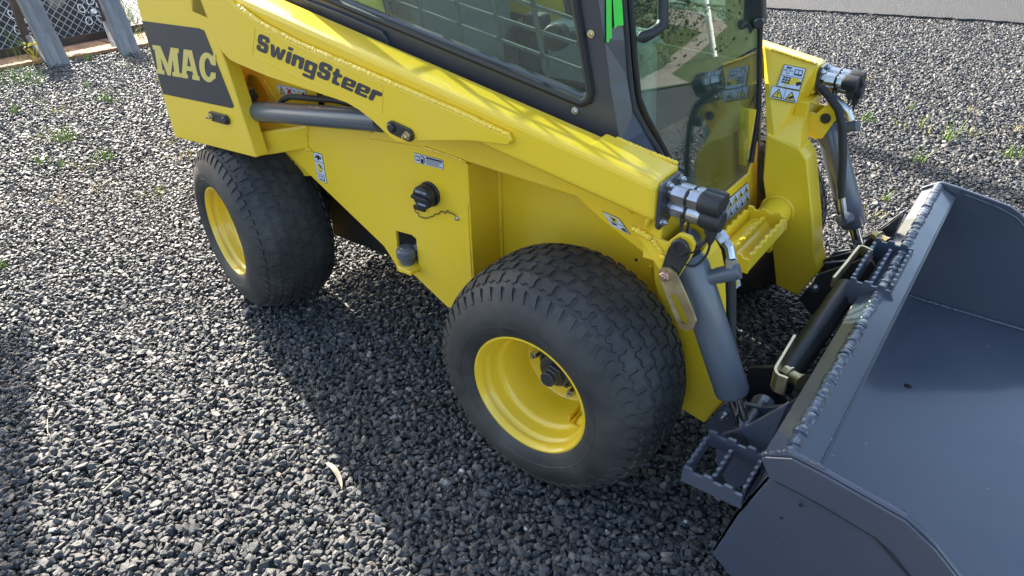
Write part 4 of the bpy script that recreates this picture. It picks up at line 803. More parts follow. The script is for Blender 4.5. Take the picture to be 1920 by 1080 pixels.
decal('caution_decal', [I_(519, 157), I_(574, 169.5), I_(574.5, 182), I_(524, 177)], tri_icon(.04, .12, .24, .9)+[('decalred', [(.32, .2), (.36, .15), (.42, .4), (.48, .15), (.52, .22), (.45, .5), (.52, .85), (.46, .9), (.42, .65), (.36, .9), (.32, .8), (.38, .5)]), ('decalblack', rect(.38, .4, .47, .55), 2), ('decalblack', [(.56, .2), (.6, .3), (.64, .5), (.62, .55)]), ('decalyel', rect(.7, .3, .8, .85)), ('decalblack', rect(.86, .4, .95, .9))], ROOT)
R2 = lambda u, v: Y(u, v, .2505)
decal('pinch_decal', [R2(1130, 396), R2(1160, 409), R2(1182, 440), R2(1147, 423)], [('decalyel', [(.2, .1), (.85, .1), (.62, .48), (.42, .48)]), ('decalblack', [(.35, .18), (.7, .2), (.55, .35), (.62, .42), (.45, .4)], 2), ('decalblack', rect(0, .5, 1, .53)), ('decalblack', [(.15, .6), (.5, .62), (.5, .72), (.2, .8)]), ('decalblack', [(.6, .8), (.9, .65), (.92, .95), (.7, .92)])], ROOT, border=.008)
kn = (up[1]-up[0]).cross(kin[0]-up[0]).normalized()
if kn.dot(_C-up[0]) < 0: kn = -kn
def onk(u, v, off=.0): d = sight(u, v); return _C+d*((up[0]+kn*off-_C).dot(kn)/d.dot(kn))
kno = max((p-up[0]).dot(kn) for p in fr)+.0012
KD = lambda *q: [onk(u, v, kno) for u, v in q]
decal('coupler_decal', KD((1470.5, 120.5), (1512, 129), (1499.5, 170), (1456, 162)), [('decalblack', rect(.15, .08, .38, .14)), ('decalblack', rect(.2, .14, .33, .38)), ('decalwhite', rect(.22, .16, .31, .36), 2), ('decalblack', rect(.05, .22, .48, .25)), ]+book(.55, .12, .9, .38)+[('decalblack', rect(0, .46, 1, .475)), ('decalyel', [(.55, .5), (.8, .5), (.95, .62), (.7, .8), (.45, .85), (.3, .95), (.35, .7)]), ('decalblack', [(.75, .68), (.95, .62), (.98, .75), (.8, .85)], 2)]+[('decalblack', rect(.15+.12*(i % 3), .52+.11*(i//3), .24+.12*(i % 3), .59+.11*(i//3)), 3) for i in range(9)], ROOT)
decal('caution_decal', KD((1447.5, 161), (1500, 172), (1494, 194), (1442, 183)), tri_icon(.06, .1, .48, .9)+tri_icon(.54, .12, .94, .92, False)+[('decalblack', [(.62, .75), (.75, .5), (.84, .45), (.82, .7), (.72, .8)], 3), ('decalblack', rect(.495, 0, .51, 1))], ROOT)
GP = lambda *q: [onglass(u, v, .0015) for u, v in q]
ic = []
for r_ in range(2):
    for k in range(5):
        a = .02+k*.195; b = .06+r_*.48
        ic += [('decalblack', [(a+.09, b), (a+.17, b+.38), (a+.01, b+.38)]), ('decalwhite' if k in (1, 2, 3) and r_ else 'decalyel', [(a+.09, b+.07), (a+.155, b+.355), (a+.025, b+.355)], 2), ('decalblack', [(a+.07, b+.2), (a+.12, b+.16), (a+.13, b+.3), (a+.08, b+.33)], 3)]
        if k: ic.append(('decalblack', rect(a-.008, b+.02, a-.004, b+.4)))
ic.append(('decalblack', rect(0, .495, 1, .51)))
decal('safety_decal', GP((1350, 387), (1402, 341), (1406, 377), (1353, 424)), ic, ROOT)
decal('safety_decal', GP((1325, 409), (1348, 388.5), (1351, 425.5), (1327, 449)), [('decalred', [(.55, .12), (.75, .05), (.8, .35), (.6, .42)]), ('decalred', [(.3, .12), (.45, .1), (.5, .25), (.38, .3)]), ('decalyel', [(.1, .3), (.35, .22), (.42, .42), (.12, .45)]), ('decalblack', rect(0, .49, 1, .51)), ('decalred', [(.55, .62), (.75, .56), (.8, .85), (.6, .9)]), ('decalyel', [(.1, .7), (.35, .62), (.42, .88), (.12, .92)]), ('decalblack', rect(.86, .1, .92, .4)), ('decalblack', rect(.86, .6, .92, .9))], ROOT)
def ontube(u, v):
    """first hit of a sight line with the cross tube"""
    d = sight(u, v); a = d.x**2+d.z**2; ox, oz = _C.x-tcx, _C.z-tcz; b = ox*d.x+oz*d.z; c = ox*ox+oz*oz-.0486**2
    disc = max(0, b*b-a*c); return _C+d*((-b-math.sqrt(disc))/a)
tq = [ontube(1366, 503), ontube(1384, 511), ontube(1389, 535), ontube(1366, 553)]
decal('tube_decal', tq, [('decalyel', [(.1, .1), (.5, .05), (.6, .3), (.2, .4)]), ('decalyel', [(.3, .6), (.7, .5), (.8, .85), (.4, .9)]), ('decalblack', rect(0, .47, 1, .5)), ('decalblack', [(.35, .65), (.5, .6), (.55, .8), (.4, .8)], 2)], ROOT)
# ------------------------------------------------------------------ hitch between arms and bucket
def plate(name, q, y, th, m='grey', mir=True, bev=.002):
    m_ = MB(); m_.prism([Y(u, v, y) for u, v in q], (0, th, 0)); return (both if mir else obj)(name, m_, m, ROOT, bevel=bev)
plate('hitch_plate', [(1322, 801), (1350, 763), (1358, 757), (1395, 757), (1425, 764), (1470, 762), (1500, 742), (1470, 800), (1440, 850), (1370, 850)], .262, .012)
plate('hitch_plate', [(1340, 830), (1352, 815), (1380, 808), (1400, 800), (1478, 756), (1448, 825), (1437, 850), (1415, 900), (1372, 920), (1345, 880)], .150, .012)
mb = MB(); pc = Y(1382, 826, .149); mb.lathe(pc, (0, -1, 0), [(0, .024), (.003, .024), (.0032, .017), (.001, .015)], 28); both('hinge_pin', mb, 'cab', ROOT, smooth=True)
mb = MB(); mb.tube([pc+V(0, .002, 0), pc+V(0, .15, 0)], .017, 20); both('hinge_pin', mb, 'cab', ROOT, smooth=True)
mb = MB(); hexbolt(mb, Y(1358, 778, .261), (0, -1, 0), .0085, .012); both('bolt', mb, 'zinc', ROOT)
mb = MB(); mb.lathe(Y(1432, 758, .34), (0, -1, 0), [(0, .03), (.05, .03), (.055, .026)], 32); both('hitch_boss', mb, 'grey', ROOT, smooth=True)
mb = MB(); mb.prism([Y(1402, 690, .40), Y(1450, 690, .40), Y(1472, 758, .40), Y(1400, 770, .40)], (0, .014, 0)); both('hitch_web', mb, 'blackpaint', ROOT)
plate('tilt_link', [(1497, 560), (1524, 530), (1532, 516), (1600, 493), (1628, 480), (1640, 500), (1600, 570), (1560, 590), (1520, 590)], .98, .014, 'blackpaint', False)
plate('tilt_link', [(1535, 500), (1546, 486), (1600, 472), (1640, 440), (1692, 402), (1680, 430), (1630, 500), (1560, 530)], 1.12, .014, 'blackpaint', False)
for u, v, y in ((1528, 540, .978), (1562, 495, 1.118)):
    mb = MB(); hexbolt(mb, Y(u, v, y), (0, -1, 0), .010, .008); obj('bolt', mb, 'zinc', ROOT)
mb = MB(); ta, tb = Y(1590, 540, .84), Y(1463, 722, .46); mb.tube([ta, ta.lerp(tb, .5), tb], .034, 24); obj('lock_tube', mb, 'blackpaint', ROOT, smooth=True)
def hook(q, z, wid=.045):
    m_ = MB(); m_.sweepflat([Z(u, v, z) for u, v in q], (0, 0, -wid), .007); return obj('lock_hook', m_, 'gold', ROOT, bevel=.001)
hook([(1487, 643), (1470, 672), (1453, 701), (1450.5, 707), (1452, 713), (1457, 718), (1468, 722), (1474, 725)], .44, .05)
hook([(1561, 529), (1585, 500), (1604, 475), (1609, 469), (1616, 469), (1634, 477)], .50, .03)
def bigbolt(p, q):
    d = (q-p).normalized(); L_ = (q-p).length; m_ = MB(); m_.lathe(p, d, [(0, .014), (L_*.3, .014)], 6); m_.lathe(p, d, [(L_*.31, .019), (L_*.40, .019)], 20); m_.lathe(p, d, [(L_*.42, .013), (L_*.75, .0145), (L_, .02)], 16); obj('eye_bolt', m_, 'gold', ROOT, smooth=True, angle=28)
bigbolt(Z(1470, 694, .42), Z(1503, 716, .42)); bigbolt(Z(1639, 439, .455), Z(1668, 456, .455))

# ------------------------------------------------------------------ bucket
BK = thing('loader_bucket', 'dark blue-grey steel bucket with a welded top edge and step frames', 'bucket', (.85, YC, .02))
y0, y1 = -.03, 1.516
prof = [(.527, .142), (.578, .098), (.66, .060), (1.32, .045)]
def shellpt(pr, y): return [V(x, y, z) for x, z in pr]
# floor and back as one bent plate
ip = [(.612, .432), (.605, .42), (.560, .285), (.530, .150), (.540, .125), (.585, .090), (.66, .062), (1.32, .047)]
op = [(x+(-.010 if z > .13 else -.003), z-(.002 if z > .13 else .010)) for x, z in ip]
mb = MB(); n_ = len(ip); vs = []
for y in (y0+.012, y1-.012): vs += shellpt(ip, y)+shellpt(op, y)
m_ = 2*n_; fs = [(i, i+1, m_+i+1, m_+i) for i in range(n_-1)]+[(n_+i, m_+n_+i, m_+n_+i+1, n_+i+1) for i in range(n_-1)]+[(0, m_, m_+n_, n_), (n_-1, 2*n_-1, m_+2*n_-1, m_+n_-1)]
mb.add(vs, fs); obj('bucket_shell', mb, 'grey', BK, smooth=True, angle=40)
# end plates
ep = [(.573, .474), (.586, .484), (.622, .506), (.632, .507), (.684, .500), (.834, .473), (.866, .456), (.888, .440), (.945, .388), (1.33, .10), (1.33, .040), (.66, .048), (.578, .096), (.522, .140), (.556, .285), (.603, .430)]
mb = MB(); mb.prism([(x, y0, z) for x, z in ep], (0, .012, 0)); obj('end_plate', mb, 'grey', BK, bevel=.003)
mb = MB(); mb.prism([(x, y1, z) for x, z in ep], (0, -.012, 0)); obj('end_plate', mb, 'grey', BK, bevel=.003)
# raised wear strip along the outer top of the end plate
ws_ = [(.600, .432), (.612, .430), (.69, .424), (.80, .402), (.835, .385), (.90, .325), (1.33, .02), (1.33, .098), (.945, .384), (.888, .435), (.834, .468), (.69, .494), (.632, .501), (.586, .478), (.580, .470)]
mb = MB(); mb.prism([(x, y0-.0005, z) for x, z in ws_], (0, -.006, 0)); obj('wear_strip', mb, 'grey', BK, bevel=.002)
mb = MB(); bead(mb, (.70, y1-.013, .482), [(.80, y1-.013, .462), (.86, y1-.013, .440), (.945, y1-.013, .372), (1.2, y1-.013, .18)], .0035, .05, jit=.5, seed=31); obj('weld_seam', mb, 'grey', BK, smooth=True)
# top flange: rear slope, ridge, front slope with lip
fp = [(.577, .468), (.622, .500), (.676, .472), (.672, .462), (.622, .487), (.583, .458)]
mb = MB(); mb.prism([(x, y0+.0125, z) for x, z in fp], (0, y1-y0-.037, 0)); obj('top_flange', mb, 'grey', BK, bevel=.002)
mb = MB(); mb.prism([(.676, y0+.014, .474), (.681, y0+.014, .470), (.679, y0+.014, .452), (.674, y0+.014, .456)], (0, y1-y0-.040, 0)); obj('lip_strip', mb, 'zinc' if False else 'grey', BK, bevel=.001)
mb = MB(); mb.prism([(.577, y0+.013, .466), (.583, y0+.013, .457), (.614, y0+.013, .432), (.604, y0+.013, .432)], (0, y1-y0-.038, 0)); obj('flange_web', mb, 'grey', BK)
# stitched weld along the ridge: overlapping scallops, some wide and some narrow
def ridge_weld(ya, yb, seed):
    rnd = random.Random(seed); y = ya; k = 0
    while y < yb:
        L_ = rnd.uniform(.016, .036); m_ = MB(); big_ = rnd.random() < .65; r = .0165 if big_ else .0150; pts = []; rs = []
        n = 7
        for i in range(n+1):
            t = i/n; pts.append(V(.6225+rnd.uniform(-.001, .001), y+L_*t, .4868+rnd.uniform(-.0022, .0016))); rs.append(r*(.80+.20*math.sin(math.pi*(.15+.75*t)))*rnd.uniform(.95, 1.05))
        m_.tube(pts, rs, 12); o = obj('weld_bead', m_, 'grey', BK, smooth=True, angle=70); y += L_*(.93 if rnd.random() < .8 else 1.35)
ridge_weld(y0+.012, y1-.02, 3)
mb = MB(); bead(mb, (.580, y0+.004, .476), [(.622, y0+.004, .508), (.69, y0+.006, .501)], .0045, .014, seed=21); obj('weld_seam', mb, 'grey', BK, smooth=True)
mb = MB(); bead(mb, (.60, y1-.016, .070), [(.70, y1-.016, .064), (1.2, y1-.016, .054)], .006, .02, jit=.15, seed=22); obj('weld_seam', mb, 'grey', BK, smooth=True)
mb = MB(); bead(mb, (.612, y0-.006, .432), [(.69, y0-.006, .424), (.80, y0-.006, .402), (.90, y0-.006, .325), (1.1, y0-.006, .18)], .0022, .03, jit=.2, seed=23); obj('weld_seam', mb, 'dark', BK, smooth=True)
mb = MB(); mb.lathe((.668, y0-.0063, .40), (0, -1, 0), [(0, .004), (.0008, .004)], 14); obj('drain_hole', mb, 'dark', BK)
mb = MB(); mb.lathe((.64, y0-.0008, .34), (0, -1, 0), [(0, .003), (.0008, .003)], 14); obj('drain_hole', mb, 'dark', BK)
for px_ in ((1703, 723), (1692, 960)):
    p = Z(*px_, .0625); mb = MB(); mb.lathe(V(p.x, p.y, .0605), (0, 0, 1), [(0, .012 if px_[1] < 800 else .006), (.0025, .008), (.004, .004)], 9); obj('mud_fleck', mb, 'dark', BK)
step('step', -.028, .098, .430, .552, .318, .035, 'grey', BK, .47, 5)
step('step', .685, .945, .548, .640, .458, .050, 'grey', BK, .47, 8)
mb = MB(); mb.prism([(.545, .684, .50), (.648, .684, .505), (.660, .684, .480), (.60, .684, .44), (.56, .684, .44)], (0, -.006, 0)); obj('step_gusset', mb, 'grey', BK, bevel=.002)
# ------------------------------------------------------------------ fence and yard edge (top left)
def timber(name, seed, size, L):
    pass
M['timber'] = None
def wood_mat(name, c1, c2):
    m, t, b = mat(name); L = t.links; tc = t.nodes.new('ShaderNodeTexCoord'); mp = t.nodes.new('ShaderNodeMapping'); mp.inputs['Scale'].default_value = (30, 30, 2.0)
    n = t.nodes.new('ShaderNodeTexNoise'); n.inputs['Scale'].default_value = 1.4; n.inputs['Detail'].default_value = 8; n.inputs['Roughness'].default_value = .65
    L.new(tc.outputs['Object'], mp.inputs[0]); L.new(mp.outputs[0], n.inputs['Vector'])
    mx = t.nodes.new('ShaderNodeMix'); mx.data_type = 'RGBA'; mx.inputs[6].default_value = (*c1, 1); mx.inputs[7].default_value = (*c2, 1)
    r = t.nodes.new('ShaderNodeMapRange'); r.inputs[1].default_value = .3; r.inputs[2].default_value = .72; L.new(n.outputs[0], r.inputs[0]); L.new(r.outputs[0], mx.inputs[0])
    L.new(mx.outputs[2], b.inputs['Base Color']); b.inputs['Roughness'].default_value = .85
    bp = t.nodes.new('ShaderNodeBump'); bp.inputs['Strength'].default_value = .6; bp.inputs['Distance'].default_value = .004; L.new(n.outputs[0], bp.inputs['Height']); L.new(bp.outputs[0], b.inputs['Normal']); return m
M['timber'] = wood_mat('weathered_timber', (.12, .12, .12), (.27, .265, .255))
M['rust'] = simple('rusty_sheet', (.34, .19, .10), .85, var=.35, scale=9, bump=.4, bscale=40)
M['rustdark'] = simple('dark_rusted_steel', (.085, .065, .055), .7, .2, var=.3, scale=8)
M['wire'] = simple('galvanised_wire', (.42, .44, .45), .5, .6)
M['panel'] = simple('black_cloth', (.022, .023, .025), .85, var=.3, scale=5)
M['whitemark'] = simple('white_ring_plastic', (.75, .75, .73), .5)
FX = -6.73
fn = thing('chain_link_fence', 'galvanised chain link fence with a dark steel kickboard behind leaning timbers', 'fence', (FX, 1.9, 0))
mb = MB(); ya, yb, za, zb = .2, 3.4, .085, 1.35; pit = .0565*math.sqrt(2)*.98
k = 0; c0_ = ya-(zb-za)
while c0_ < yb:
    for s in (1, -1):
        pts = []
        for t in (0, 1):
            z = za+(zb-za)*t; y = c0_+(z-za) if s == 1 else c0_+(zb-za)-(z-za); pts.append(V(FX+.002*s, y, z))
        a, b = pts
        d = b-a; t0 = max(0, min(1, (ya-a.y)/d.y)) if d.y else 0; t1 = max(0, min(1, (yb-a.y)/d.y)); lo, hi = min(t0, t1), max(t0, t1)
        if hi-lo > .03: mb.tube([a+d*lo, a+d*hi], .0032, 4)
    c0_ += pit
kind(obj('wire_mesh', mb, 'wire', fn), 'stuff')
mb = MB(); mb.box((FX-.012, .2, .0), (FX+.004, 1.36, .085)); obj('kickboard', mb, 'rustdark', fn)
mb = MB(); mb.box((FX-.012, 1.365, .0), (FX+.004, 3.4, .085)); obj('kickboard', mb, 'rustdark', fn)
mb = MB(); mb.tube([(FX+.03, 1.3, .012), (FX+.03, 2.6, .012)], .012, 8); obj('bottom_rail', mb, 'rustdark', fn)
for y in (1.58, 2.32):
    mb = MB(); mb.box((FX+.03, y-.03, 0), (FX+.07, y+.03, .50)); obj('fence_stake', mb, 'rustdark', fn, bevel=.004)
def post(loc, lean, label):
    w_, d_, L_ = .165, .075, .78; mb = MB(); n = 14; vs = []
    for i in range(n+1):
        z = L_*i/n; r = random.Random(i*3+int(loc[1]*100))
        for sx, sy in ((-1, -1), (1, -1), (1, 1), (-1, 1)): vs.append((sx*d_/2+r.uniform(-.003, .003), sy*w_/2+r.uniform(-.004, .004), z-.06))
    fs = [(i*4+k, i*4+(k+1) % 4, i*4+4+(k+1) % 4, i*4+4+k) for i in range(n) for k in range(4)]+[(3, 2, 1, 0), (n*4, n*4+1, n*4+2, n*4+3)]
    mb.add(vs, fs); o = obj('timber_prop', mb, 'timber', bevel=.008); o.location = loc; o.rotation_euler = lean; tag(o, label, 'timber post', 'timber props leaning on the fence')
post((-6.13, 1.56, 0), (-.11, -.62, 0), 'weathered grey timber prop nearer the left edge, leaning on the wire fence')
post((-6.0, 2.13, 0), (-.22, -.72, 0), 'weathered grey timber prop beside the yellow tail panel, leaning on the wire fence')
for y0_, yy in ((1.50, 1.60), (2.10, 2.30)):
    mb = MB(); mb.sweepflat([V(-6.24, y0_+.02, .0), V(FX+.10, yy-.02, .17)], (0, .045, 0), .03); o = obj('timber_brace', mb, 'timber'); tag(o, 'short thin brace behind the left timber prop' if yy < 2 else 'short thin brace behind the right timber prop', 'brace', 'short braces under the fence')
def slab(y0_, y1_, x0_, x1_, lab):
    mb = MB(); mb.prism([(x0_, y0_, .018), (x1_, y0_+.02, .022), (x1_+.03, y1_, .020), (x0_, y1_, .018)], (0, 0, -.03)); o = obj('rusty_plate', mb, 'rust', bevel=.004); tag(o, lab, 'metal plate', 'rusty plates along the fence')
slab(.9, 1.54, FX+.01, -6.36, 'rust brown flat plate at the left, under the wire fence')
slab(1.60, 2.18, FX+.01, -6.22, 'rust brown flat plate lying between the two timber props')
slab(2.20, 3.2, FX+.01, -6.12, 'rust brown flat plate right of the timber props')
pn = thing('dark_panel', 'sloping black sheet behind the wire fence with white D-shaped rings', 'black sheet', (FX-.25, 1.6, 0))
pA, pB = V(FX-.06, 0, .01), V(FX-.46, 0, .47); pN = Vector((pB.z-pA.z, 0, pA.x-pB.x)).normalized()
mb = MB(); mb.prism([V(pA.x, .2, pA.z), V(pA.x, 2.62, pA.z), V(pB.x, 2.62, pB.z), V(pB.x, .2, pB.z)], pN*-.012); obj('panel_sheet', mb, 'panel', pn)
def PX(u, v): d = sight(u, v); return _C+d*((pA+pN*.006-_C).dot(pN)/d.dot(pN))
pU = (pB-pA).normalized()
for u, v, a in ((25, 29, 1.9), (34, 57, 1.2), (153, 17, 1.4), (167, 40, 1.0), (191, 13, 2.4), (190, 37, 1.9), (169, 3, .5), (57, 57, .2)):
    c = PX(u, v); pts = []
    for k in range(22):
        t = k/22*2*math.pi; r = .034*(1+.42*max(0, math.cos(t))**3); pts.append(c+V(0, r*(math.cos(t)*math.cos(a)-.8*math.sin(t)*math.sin(a)), 0)+pU*r*1.1*(math.cos(t)*math.sin(a)+.8*math.sin(t)*math.cos(a)))
    mb = MB(); mb.tube(pts, .0048, 6, closed=True); obj('d_ring', mb, 'whitemark', pn, smooth=True)
for u, v, r in ((47, 39, .026), (176, 21, .030), (40, 31, .006), (166, 13, .006), (166, 24, .006)):
    mb = MB(); mb.lathe(PX(u, v), pN, [(0, r), (.006, r*.8), (.010, r*.4)], 10); obj('rosette', mb, 'whitemark', pn)
PW = lambda u, v: X(u, v, FX-.10)
mb = MB(); mb.prism([PW(74, -12), PW(122, -12), PW(118, 8), PW(105, 16), PW(97, 16)], (.06, 0, 0)); o = obj('pale_box', mb, 'timber', bevel=.02); tag(o, 'pale grey tapered block hanging behind the wire fence', 'block')
# ------------------------------------------------------------------ weeds, leaf, twigs
M['weed'] = simple('weed_green', (.17, .27, .035), .6, var=.3, scale=20); M['weedy'] = simple('weed_yellow', (.38, .38, .07), .6, var=.3, scale=20); M['straw'] = simple('dry_straw', (.42, .34, .16), .7, var=.2, scale=20)
M['petal'] = simple('yellow_petal', (.7, .55, .03), .6); M['leaf'] = simple('dry_leaf', (.38, .33, .23), .7, var=.2, scale=30)
for k_m in ('weed', 'weedy'):
    M[k_m].node_tree.nodes['Principled BSDF'].inputs['Transmission Weight'].default_value = 0.0
def weed_mesh(seed, n, h, spread, m, flat=.5):
    r = random.Random(seed); mb = MB()
    for i in range(n):
        a = r.uniform(0, 6.283); b = spread*math.sqrt(r.random()); o = V(b*math.cos(a), b*math.sin(a), -.004); a2 = r.uniform(0, 6.283); L_ = h*r.uniform(.45, 1.1); w_ = r.uniform(.0022, .0048)*(1+h*2)
        dr = V(math.cos(a2), math.sin(a2), 0); sd = V(-dr.y, dr.x, 0)*w_/2; lean = r.uniform(.15, 1)*flat; pts = []
        for t in (0, .4, .75, 1): pts.append((o+dr*L_*lean*t*t+V(0, 0, L_*t*(1-.45*lean*t)), 1-t*.85 if t < 1 else .08))
        vs = []
        for p, q in pts: vs += [p-sd*q, p+sd*q]
        mb.add(vs, [(2*j, 2*j+1, 2*j+3, 2*j+2) for j in range(3)])
    me = bpy.data.meshes.new('weed'); me.from_pydata(mb.v, [], mb.f); me.materials.append(M[m]); return me
W_ = [weed_mesh(1, 34, .085, .045, 'weed'), weed_mesh(2, 22, .06, .07, 'weedy', .9), weed_mesh(3, 16, .10, .03, 'weed', .5), weed_mesh(4, 16, .05, .05, 'straw', 1.0), weed_mesh(5, 40, .16, .12, 'weed', .7), weed_mesh(6, 26, .05, .09, 'weedy', 1.0)]
def weed(u, v, k, s, label):
    o = bpy.data.objects.new('weed', W_[k]); COL.objects.link(o); p = Z(u, v, 0); s *= 1.4; o.location = p; o.scale = (s, s, s*random.uniform(.85, 1.15)); o.rotation_euler = (0, 0, random.uniform(0, 6.28)); tag(o, label, 'weed', 'weeds growing through the gravel')
GL = 'weed left of the tail panel, '
for u, v, k, s, l in ((30, 212, 2, 1.0, 'the one nearest the left edge'), (120, 208, 5, 1.0, 'wide flat pale one under the fence'), (85, 190, 5, .8, 'low one just above the wide pale patch'), (198, 188, 0, .9, 'bushy one right of the wide pale patch'), (163, 163, 2, .7, 'thin one just below the fence'), (128, 262, 0, 1.1, 'bushy one in the middle of the patch'), (88, 260, 1, 1.0, 'left of the bushy middle one'), (197, 297, 0, .9, 'bright one level with the rear tyre top'), (82, 308, 2, .9, 'upright one far from the machine'), (122, 312, 2, .7, 'thin one beside the upright one'), (158, 312, 1, .8, 'bright flat yellow one near the rear tyre'), (180, 357, 3, 1.2, 'dry straw one'), (113, 378, 3, .9, 'tiny straw one lowest of all'), (330, 268, 3, 1.0, 'dry one touching the tail panel bottom'), (352, 296, 3, 1.2, 'dry one just above the rear tyre'), (285, 366, 1, .7, 'flat one beside the rear tyre'), (228, 190, 5, .6, 'low one nearest the tail panel'), (10, 500, 2, .5, 'lone sprig at the far left edge'), (62, 112, 4, .7, 'grey green one at the foot of the left timber'), (240, 125, 1, .7, 'small one below the right timber')):
    weed(u, v, k, s, GL+l)
for u, v, k, s, l in ((20, 150, 4, .9, 'tall grass tuft at the left edge under the fence plates'), (55, 158, 4, .8, 'tall grass tuft left of the left timber prop'), (5, 105, 4, 1.3, 'tallest grey weed at the corner of the fence'), (165, 112, 2, .9, 'thin sprig on the plate between the timbers'), (128, 112, 2, 1.0, 'sprig at the plate edge right of the left timber'), (268, 40, 4, 1.6, 'leafy green bush behind the fence by the tail panel'), (272, 75, 4, 1.0, 'weed on the plate by the tail panel')):
    weed(u, v, k, s, l)
RL = 'weed in the gravel at right, '
for u, v, k, s, l in ((1628, 228, 0, .8, 'bright one nearest the couplers'), (1712, 240, 1, 1.1, 'widest pale one'), (1706, 205, 2, .5, 'tiny one farthest up'), (1778, 262, 2, 1.0, 'tall upright one'), (1828, 252, 5, .7, 'pale flat one near the right edge'), (1718, 302, 2, .9, 'thin one in the pole shadow'), (1896, 294, 0, .8, 'bright one at the right edge'), (1622, 150, 3, 1.0, 'straw one beside the dust caps'), (1660, 375, 2, .5, 'lowest one by the cylinder'), (1905, 250, 3, 1.0, 'straw one at the right edge'), (1820, 210, 3, .7, 'dry faint one'), (1630, 405, 1, .6, 'yellow one behind the lift cylinder rod')):
    weed(u, v, k, s, RL+l)
mb = MB(); r = random.Random(4)
for i in range(9):
    c = V(-6.35+r.uniform(-.05, .05), 1.47+r.uniform(-.05, .05), .10+r.uniform(0, .07)); mb.lathe(c, (r.uniform(-.3, 1), r.uniform(-.5, .5), .8), [(0, .004), (.006, .014), (.010, .002)], 7)
for i in range(6): mb.tube([(-6.35+r.uniform(-.02, .02), 1.47+r.uniform(-.02, .02), 0), (-6.35+r.uniform(-.05, .05), 1.47+r.uniform(-.05, .05), .12)], .0022, 5)
o = obj('yellow_flower', mb, 'petal'); tag(o, 'clump of yellow flowers beside the left timber prop', 'flower')
lp, lq_ = Z(612, 868, .02), Z(641, 916, .014); d = lq_-lp; s_ = Vector((-d.y, d.x, 0)).normalized(); vs = []; fs = []
for i in range(11):
    t = i/10; wv = .0082*math.sin(math.pi*min(1, .12+t*.88))**.7*(1-.25*t); c = lp+d*t+s_*(.010*math.sin(math.pi*t))+V(0, 0, .004*math.sin(6*t)); vs += [c-s_*wv+V(0, 0, .003), c, c+s_*wv+V(0, 0, .002)]
for i in range(10): fs += [(3*i, 3*i+1, 3*i+4, 3*i+3), (3*i+1, 3*i+2, 3*i+5, 3*i+4)]
mb = MB(); n_ = len(vs); mb.add(vs+[v-V(0, 0, .0008) for v in vs], fs+[tuple(i+n_ for i in reversed(f)) for f in fs]); o = obj('dry_leaf', mb, 'leaf', smooth=True, angle=80); tag(o, 'pale dry curved leaf lying at the edge of the shadow', 'leaf')
mb = MB(); mb.tube([Z(195, 920, .012), Z(212, 905, .016), Z(228, 892, .012)], [.003, .0045, .002], 6); o = obj('twig', mb, 'leaf'); tag(o, 'thin dry twig on the sunlit gravel at lower left', 'twig')
mb = MB(); mb.tube([Z(89, 786, .008), Z(89, 806, .03), Z(90, 812, .03)], .0012, 5); o = obj('straw', mb, 'straw'); tag(o, 'single upright dry straw in the gravel at the far left', 'straw')
def pebble(u, v, r_, m, lab):
    mb = MB(); mb.lathe(Z(u, v, 0)-V(0, 0, .004), (.1, .2, 1), [(0, r_*.7), (r_*.5, r_), (r_*.9, r_*.75), (r_*1.1, r_*.3)], 7); o = obj('pebble', mb, m, bevel=.002); tag(o, lab, 'pebble', 'pale pebbles in the gravel')
M['peb'] = simple('pale_pebble', (.50, .48, .45), .6, var=.2, scale=60); M['pebt'] = simple('tan_pebble', (.34, .24, .15), .6, var=.2, scale=60)
pebble(986, 991, .008, 'peb', 'round white pebble below the front tyre'); pebble(1285, 978, .008, 'peb', 'white pebble beside the bucket corner'); pebble(930, 902, .007, 'pebt', 'tan pebble below the front tyre'); pebble(865, 884, .010, 'peb', 'pale grey pebble left of the front tyre'); pebble(195, 718, .009, 'pebt', 'tan pebble in the sunlit gravel at left'); pebble(1660, 199, .011, 'peb', 'white pebble in the gravel beyond the couplers')
# ------------------------------------------------------------------ tall things outside the frame that throw the shadows seen in it
mb = MB(); mb.tube([(-6, 5.1, -.1), (-6, 5.1, 5.6)], [.10, .085], 16); o = obj('utility_pole', mb, 'timber'); tag(o, 'tall slim timber pole standing at the road edge behind the machine', 'pole')
sg = thing('shadow_board', 'unseen board on two posts, added to cast the shadow at the left edge', 'board', (-5.58, -.4, 0))  # unseen caster, added and cut slanted to shape the left-edge shadow
mb = MB(); mb.prism([(-5.6, -1.6, 2.08), (-5.6, .73, 2.08), (-5.6, .45, 3.7), (-5.6, -1.6, 3.7)], (.04, 0, 0)); obj('board', mb, 'timber', sg)
for y in (-1.3, .40): mb = MB(); mb.box((-5.56, y-.04, 0), (-5.48, y+.04, 3.5)); obj('post', mb, 'timber', sg)
# trees beyond the verge, mirrored in the windscreen
M['bark'] = wood_mat('bark', (.05, .04, .03), (.12, .10, .08))
M['foliage'] = simple('foliage', (.035, .062, .020), .7, var=.45, scale=1.5)
def tree_mesh(seed, H):
    r = np.random.default_rng(seed); n = 30000; vs = []; fs = []
    cl = [(r.normal(0, .9), r.normal(0, .9), H*(.12+.82*r.random())) for _ in range(34)]
    for i in range(n):
        c = cl[int(r.integers(0, len(cl)))]; sz = .62*(1.15-c[2]/H*.6); p = Vector(c)+Vector(r.normal(0, sz, 3)); s = r.uniform(.018, .040)
        if p.z < .15: p.z = .15
        a = Vector(r.normal(size=3)).normalized(); b = a.orthogonal().normalized(); c2 = a.cross(b); k = len(vs)
        vs += [p+b*s, p+c2*s*.6, p-b*s, p-c2*s*.6]; fs.append((k, k+1, k+2, k+3))
    me = bpy.data.meshes.new('crown'); me.from_pydata(vs, [], fs); me.materials.append(M['foliage']); return me
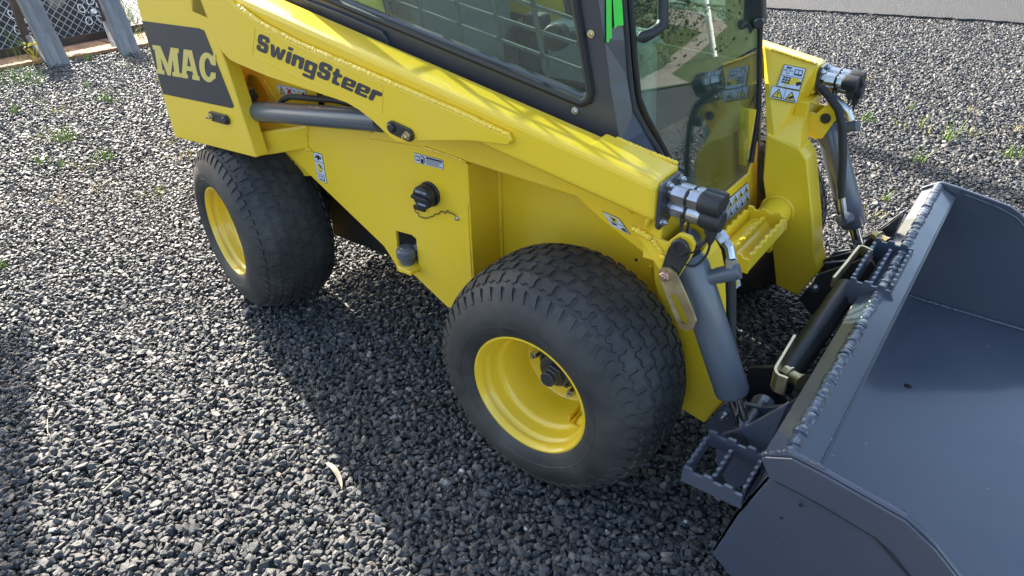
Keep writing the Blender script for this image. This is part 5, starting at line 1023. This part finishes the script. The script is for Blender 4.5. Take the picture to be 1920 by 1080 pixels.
TM = [tree_mesh(3, 6.5), tree_mesh(8, 5.2), tree_mesh(12, 7.5)]
tk = MB(); tk.tube([(0, 0, -.1), (.05, .02, 1.5), (-.03, .06, 3.2), (.06, 0, 5.2)], [.17, .13, .09, .03], 9)
tkm = mesh_of('trunk', tk, 'bark')
for i, (x, y) in enumerate(((6.6, 9.8), (7.6, 12.2), (9.2, 14.6), (8.6, 10.2), (11.2, 17.2), (10.8, 12.8), (13.5, 19.5), (6.3, 8.0), (13.0, 15), (15.5, 22.5))):
    t_ = thing('tree', ['bushy dark green tree nearest the verge, mirrored in the windscreen', 'bushy dark green tree in the row behind, mirrored in the windscreen'][0 if y < 11 else 1], 'tree', (x, y, 0), 'trees beyond the verge')
    for nm, me in (('crown', TM[i % 3]), ('trunk', tkm)):
        q = bpy.data.objects.new(nm, me); COL.objects.link(q); q.parent = t_; 
    t_.rotation_euler = (0, 0, i*1.3)
mb = MB(); mb.tube([(3.4, 8.3, 0), (3.4, 8.3, 1.25)], .035, 10); o = obj('marker_post', mb, 'whitemark'); tag(o, 'white marker post on the grass verge, seen mirrored in the windscreen', 'post')

r = np.random.default_rng(77); n = 26000; mb = MB()
xs = r.uniform(9, 34, n); ys = 11+1.05*(xs-9)+r.normal(0, 1.5, n)+r.uniform(0, 8, n); zs = r.uniform(0, 1, n)**.8*(7.5+1.6*np.sin(xs*1.7)+1.1*np.sin(xs*4.1))
vs = np.empty((n, 4, 3)); a = r.normal(size=(n, 3)); a /= np.linalg.norm(a, axis=1)[:, None]; b = np.cross(a, r.normal(size=(n, 3))); b /= np.linalg.norm(b, axis=1)[:, None]; s = r.uniform(.12, .30, (n, 1)); c = np.stack([xs, ys, zs], 1)
vs[:, 0] = c+a*s; vs[:, 1] = c+b*s*.6; vs[:, 2] = c-a*s; vs[:, 3] = c-b*s*.6
me = bpy.data.meshes.new('far_wood'); me.from_pydata(vs.reshape(-1, 3).tolist(), [], np.arange(4*n).reshape(n, 4).tolist()); me.materials.append(M['foliage'])
o = bpy.data.objects.new('far_wood', me); COL.objects.link(o); o['kind'] = 'stuff'; tag(o, 'dark green wood in the distance, mirrored in the windscreen', 'wood')
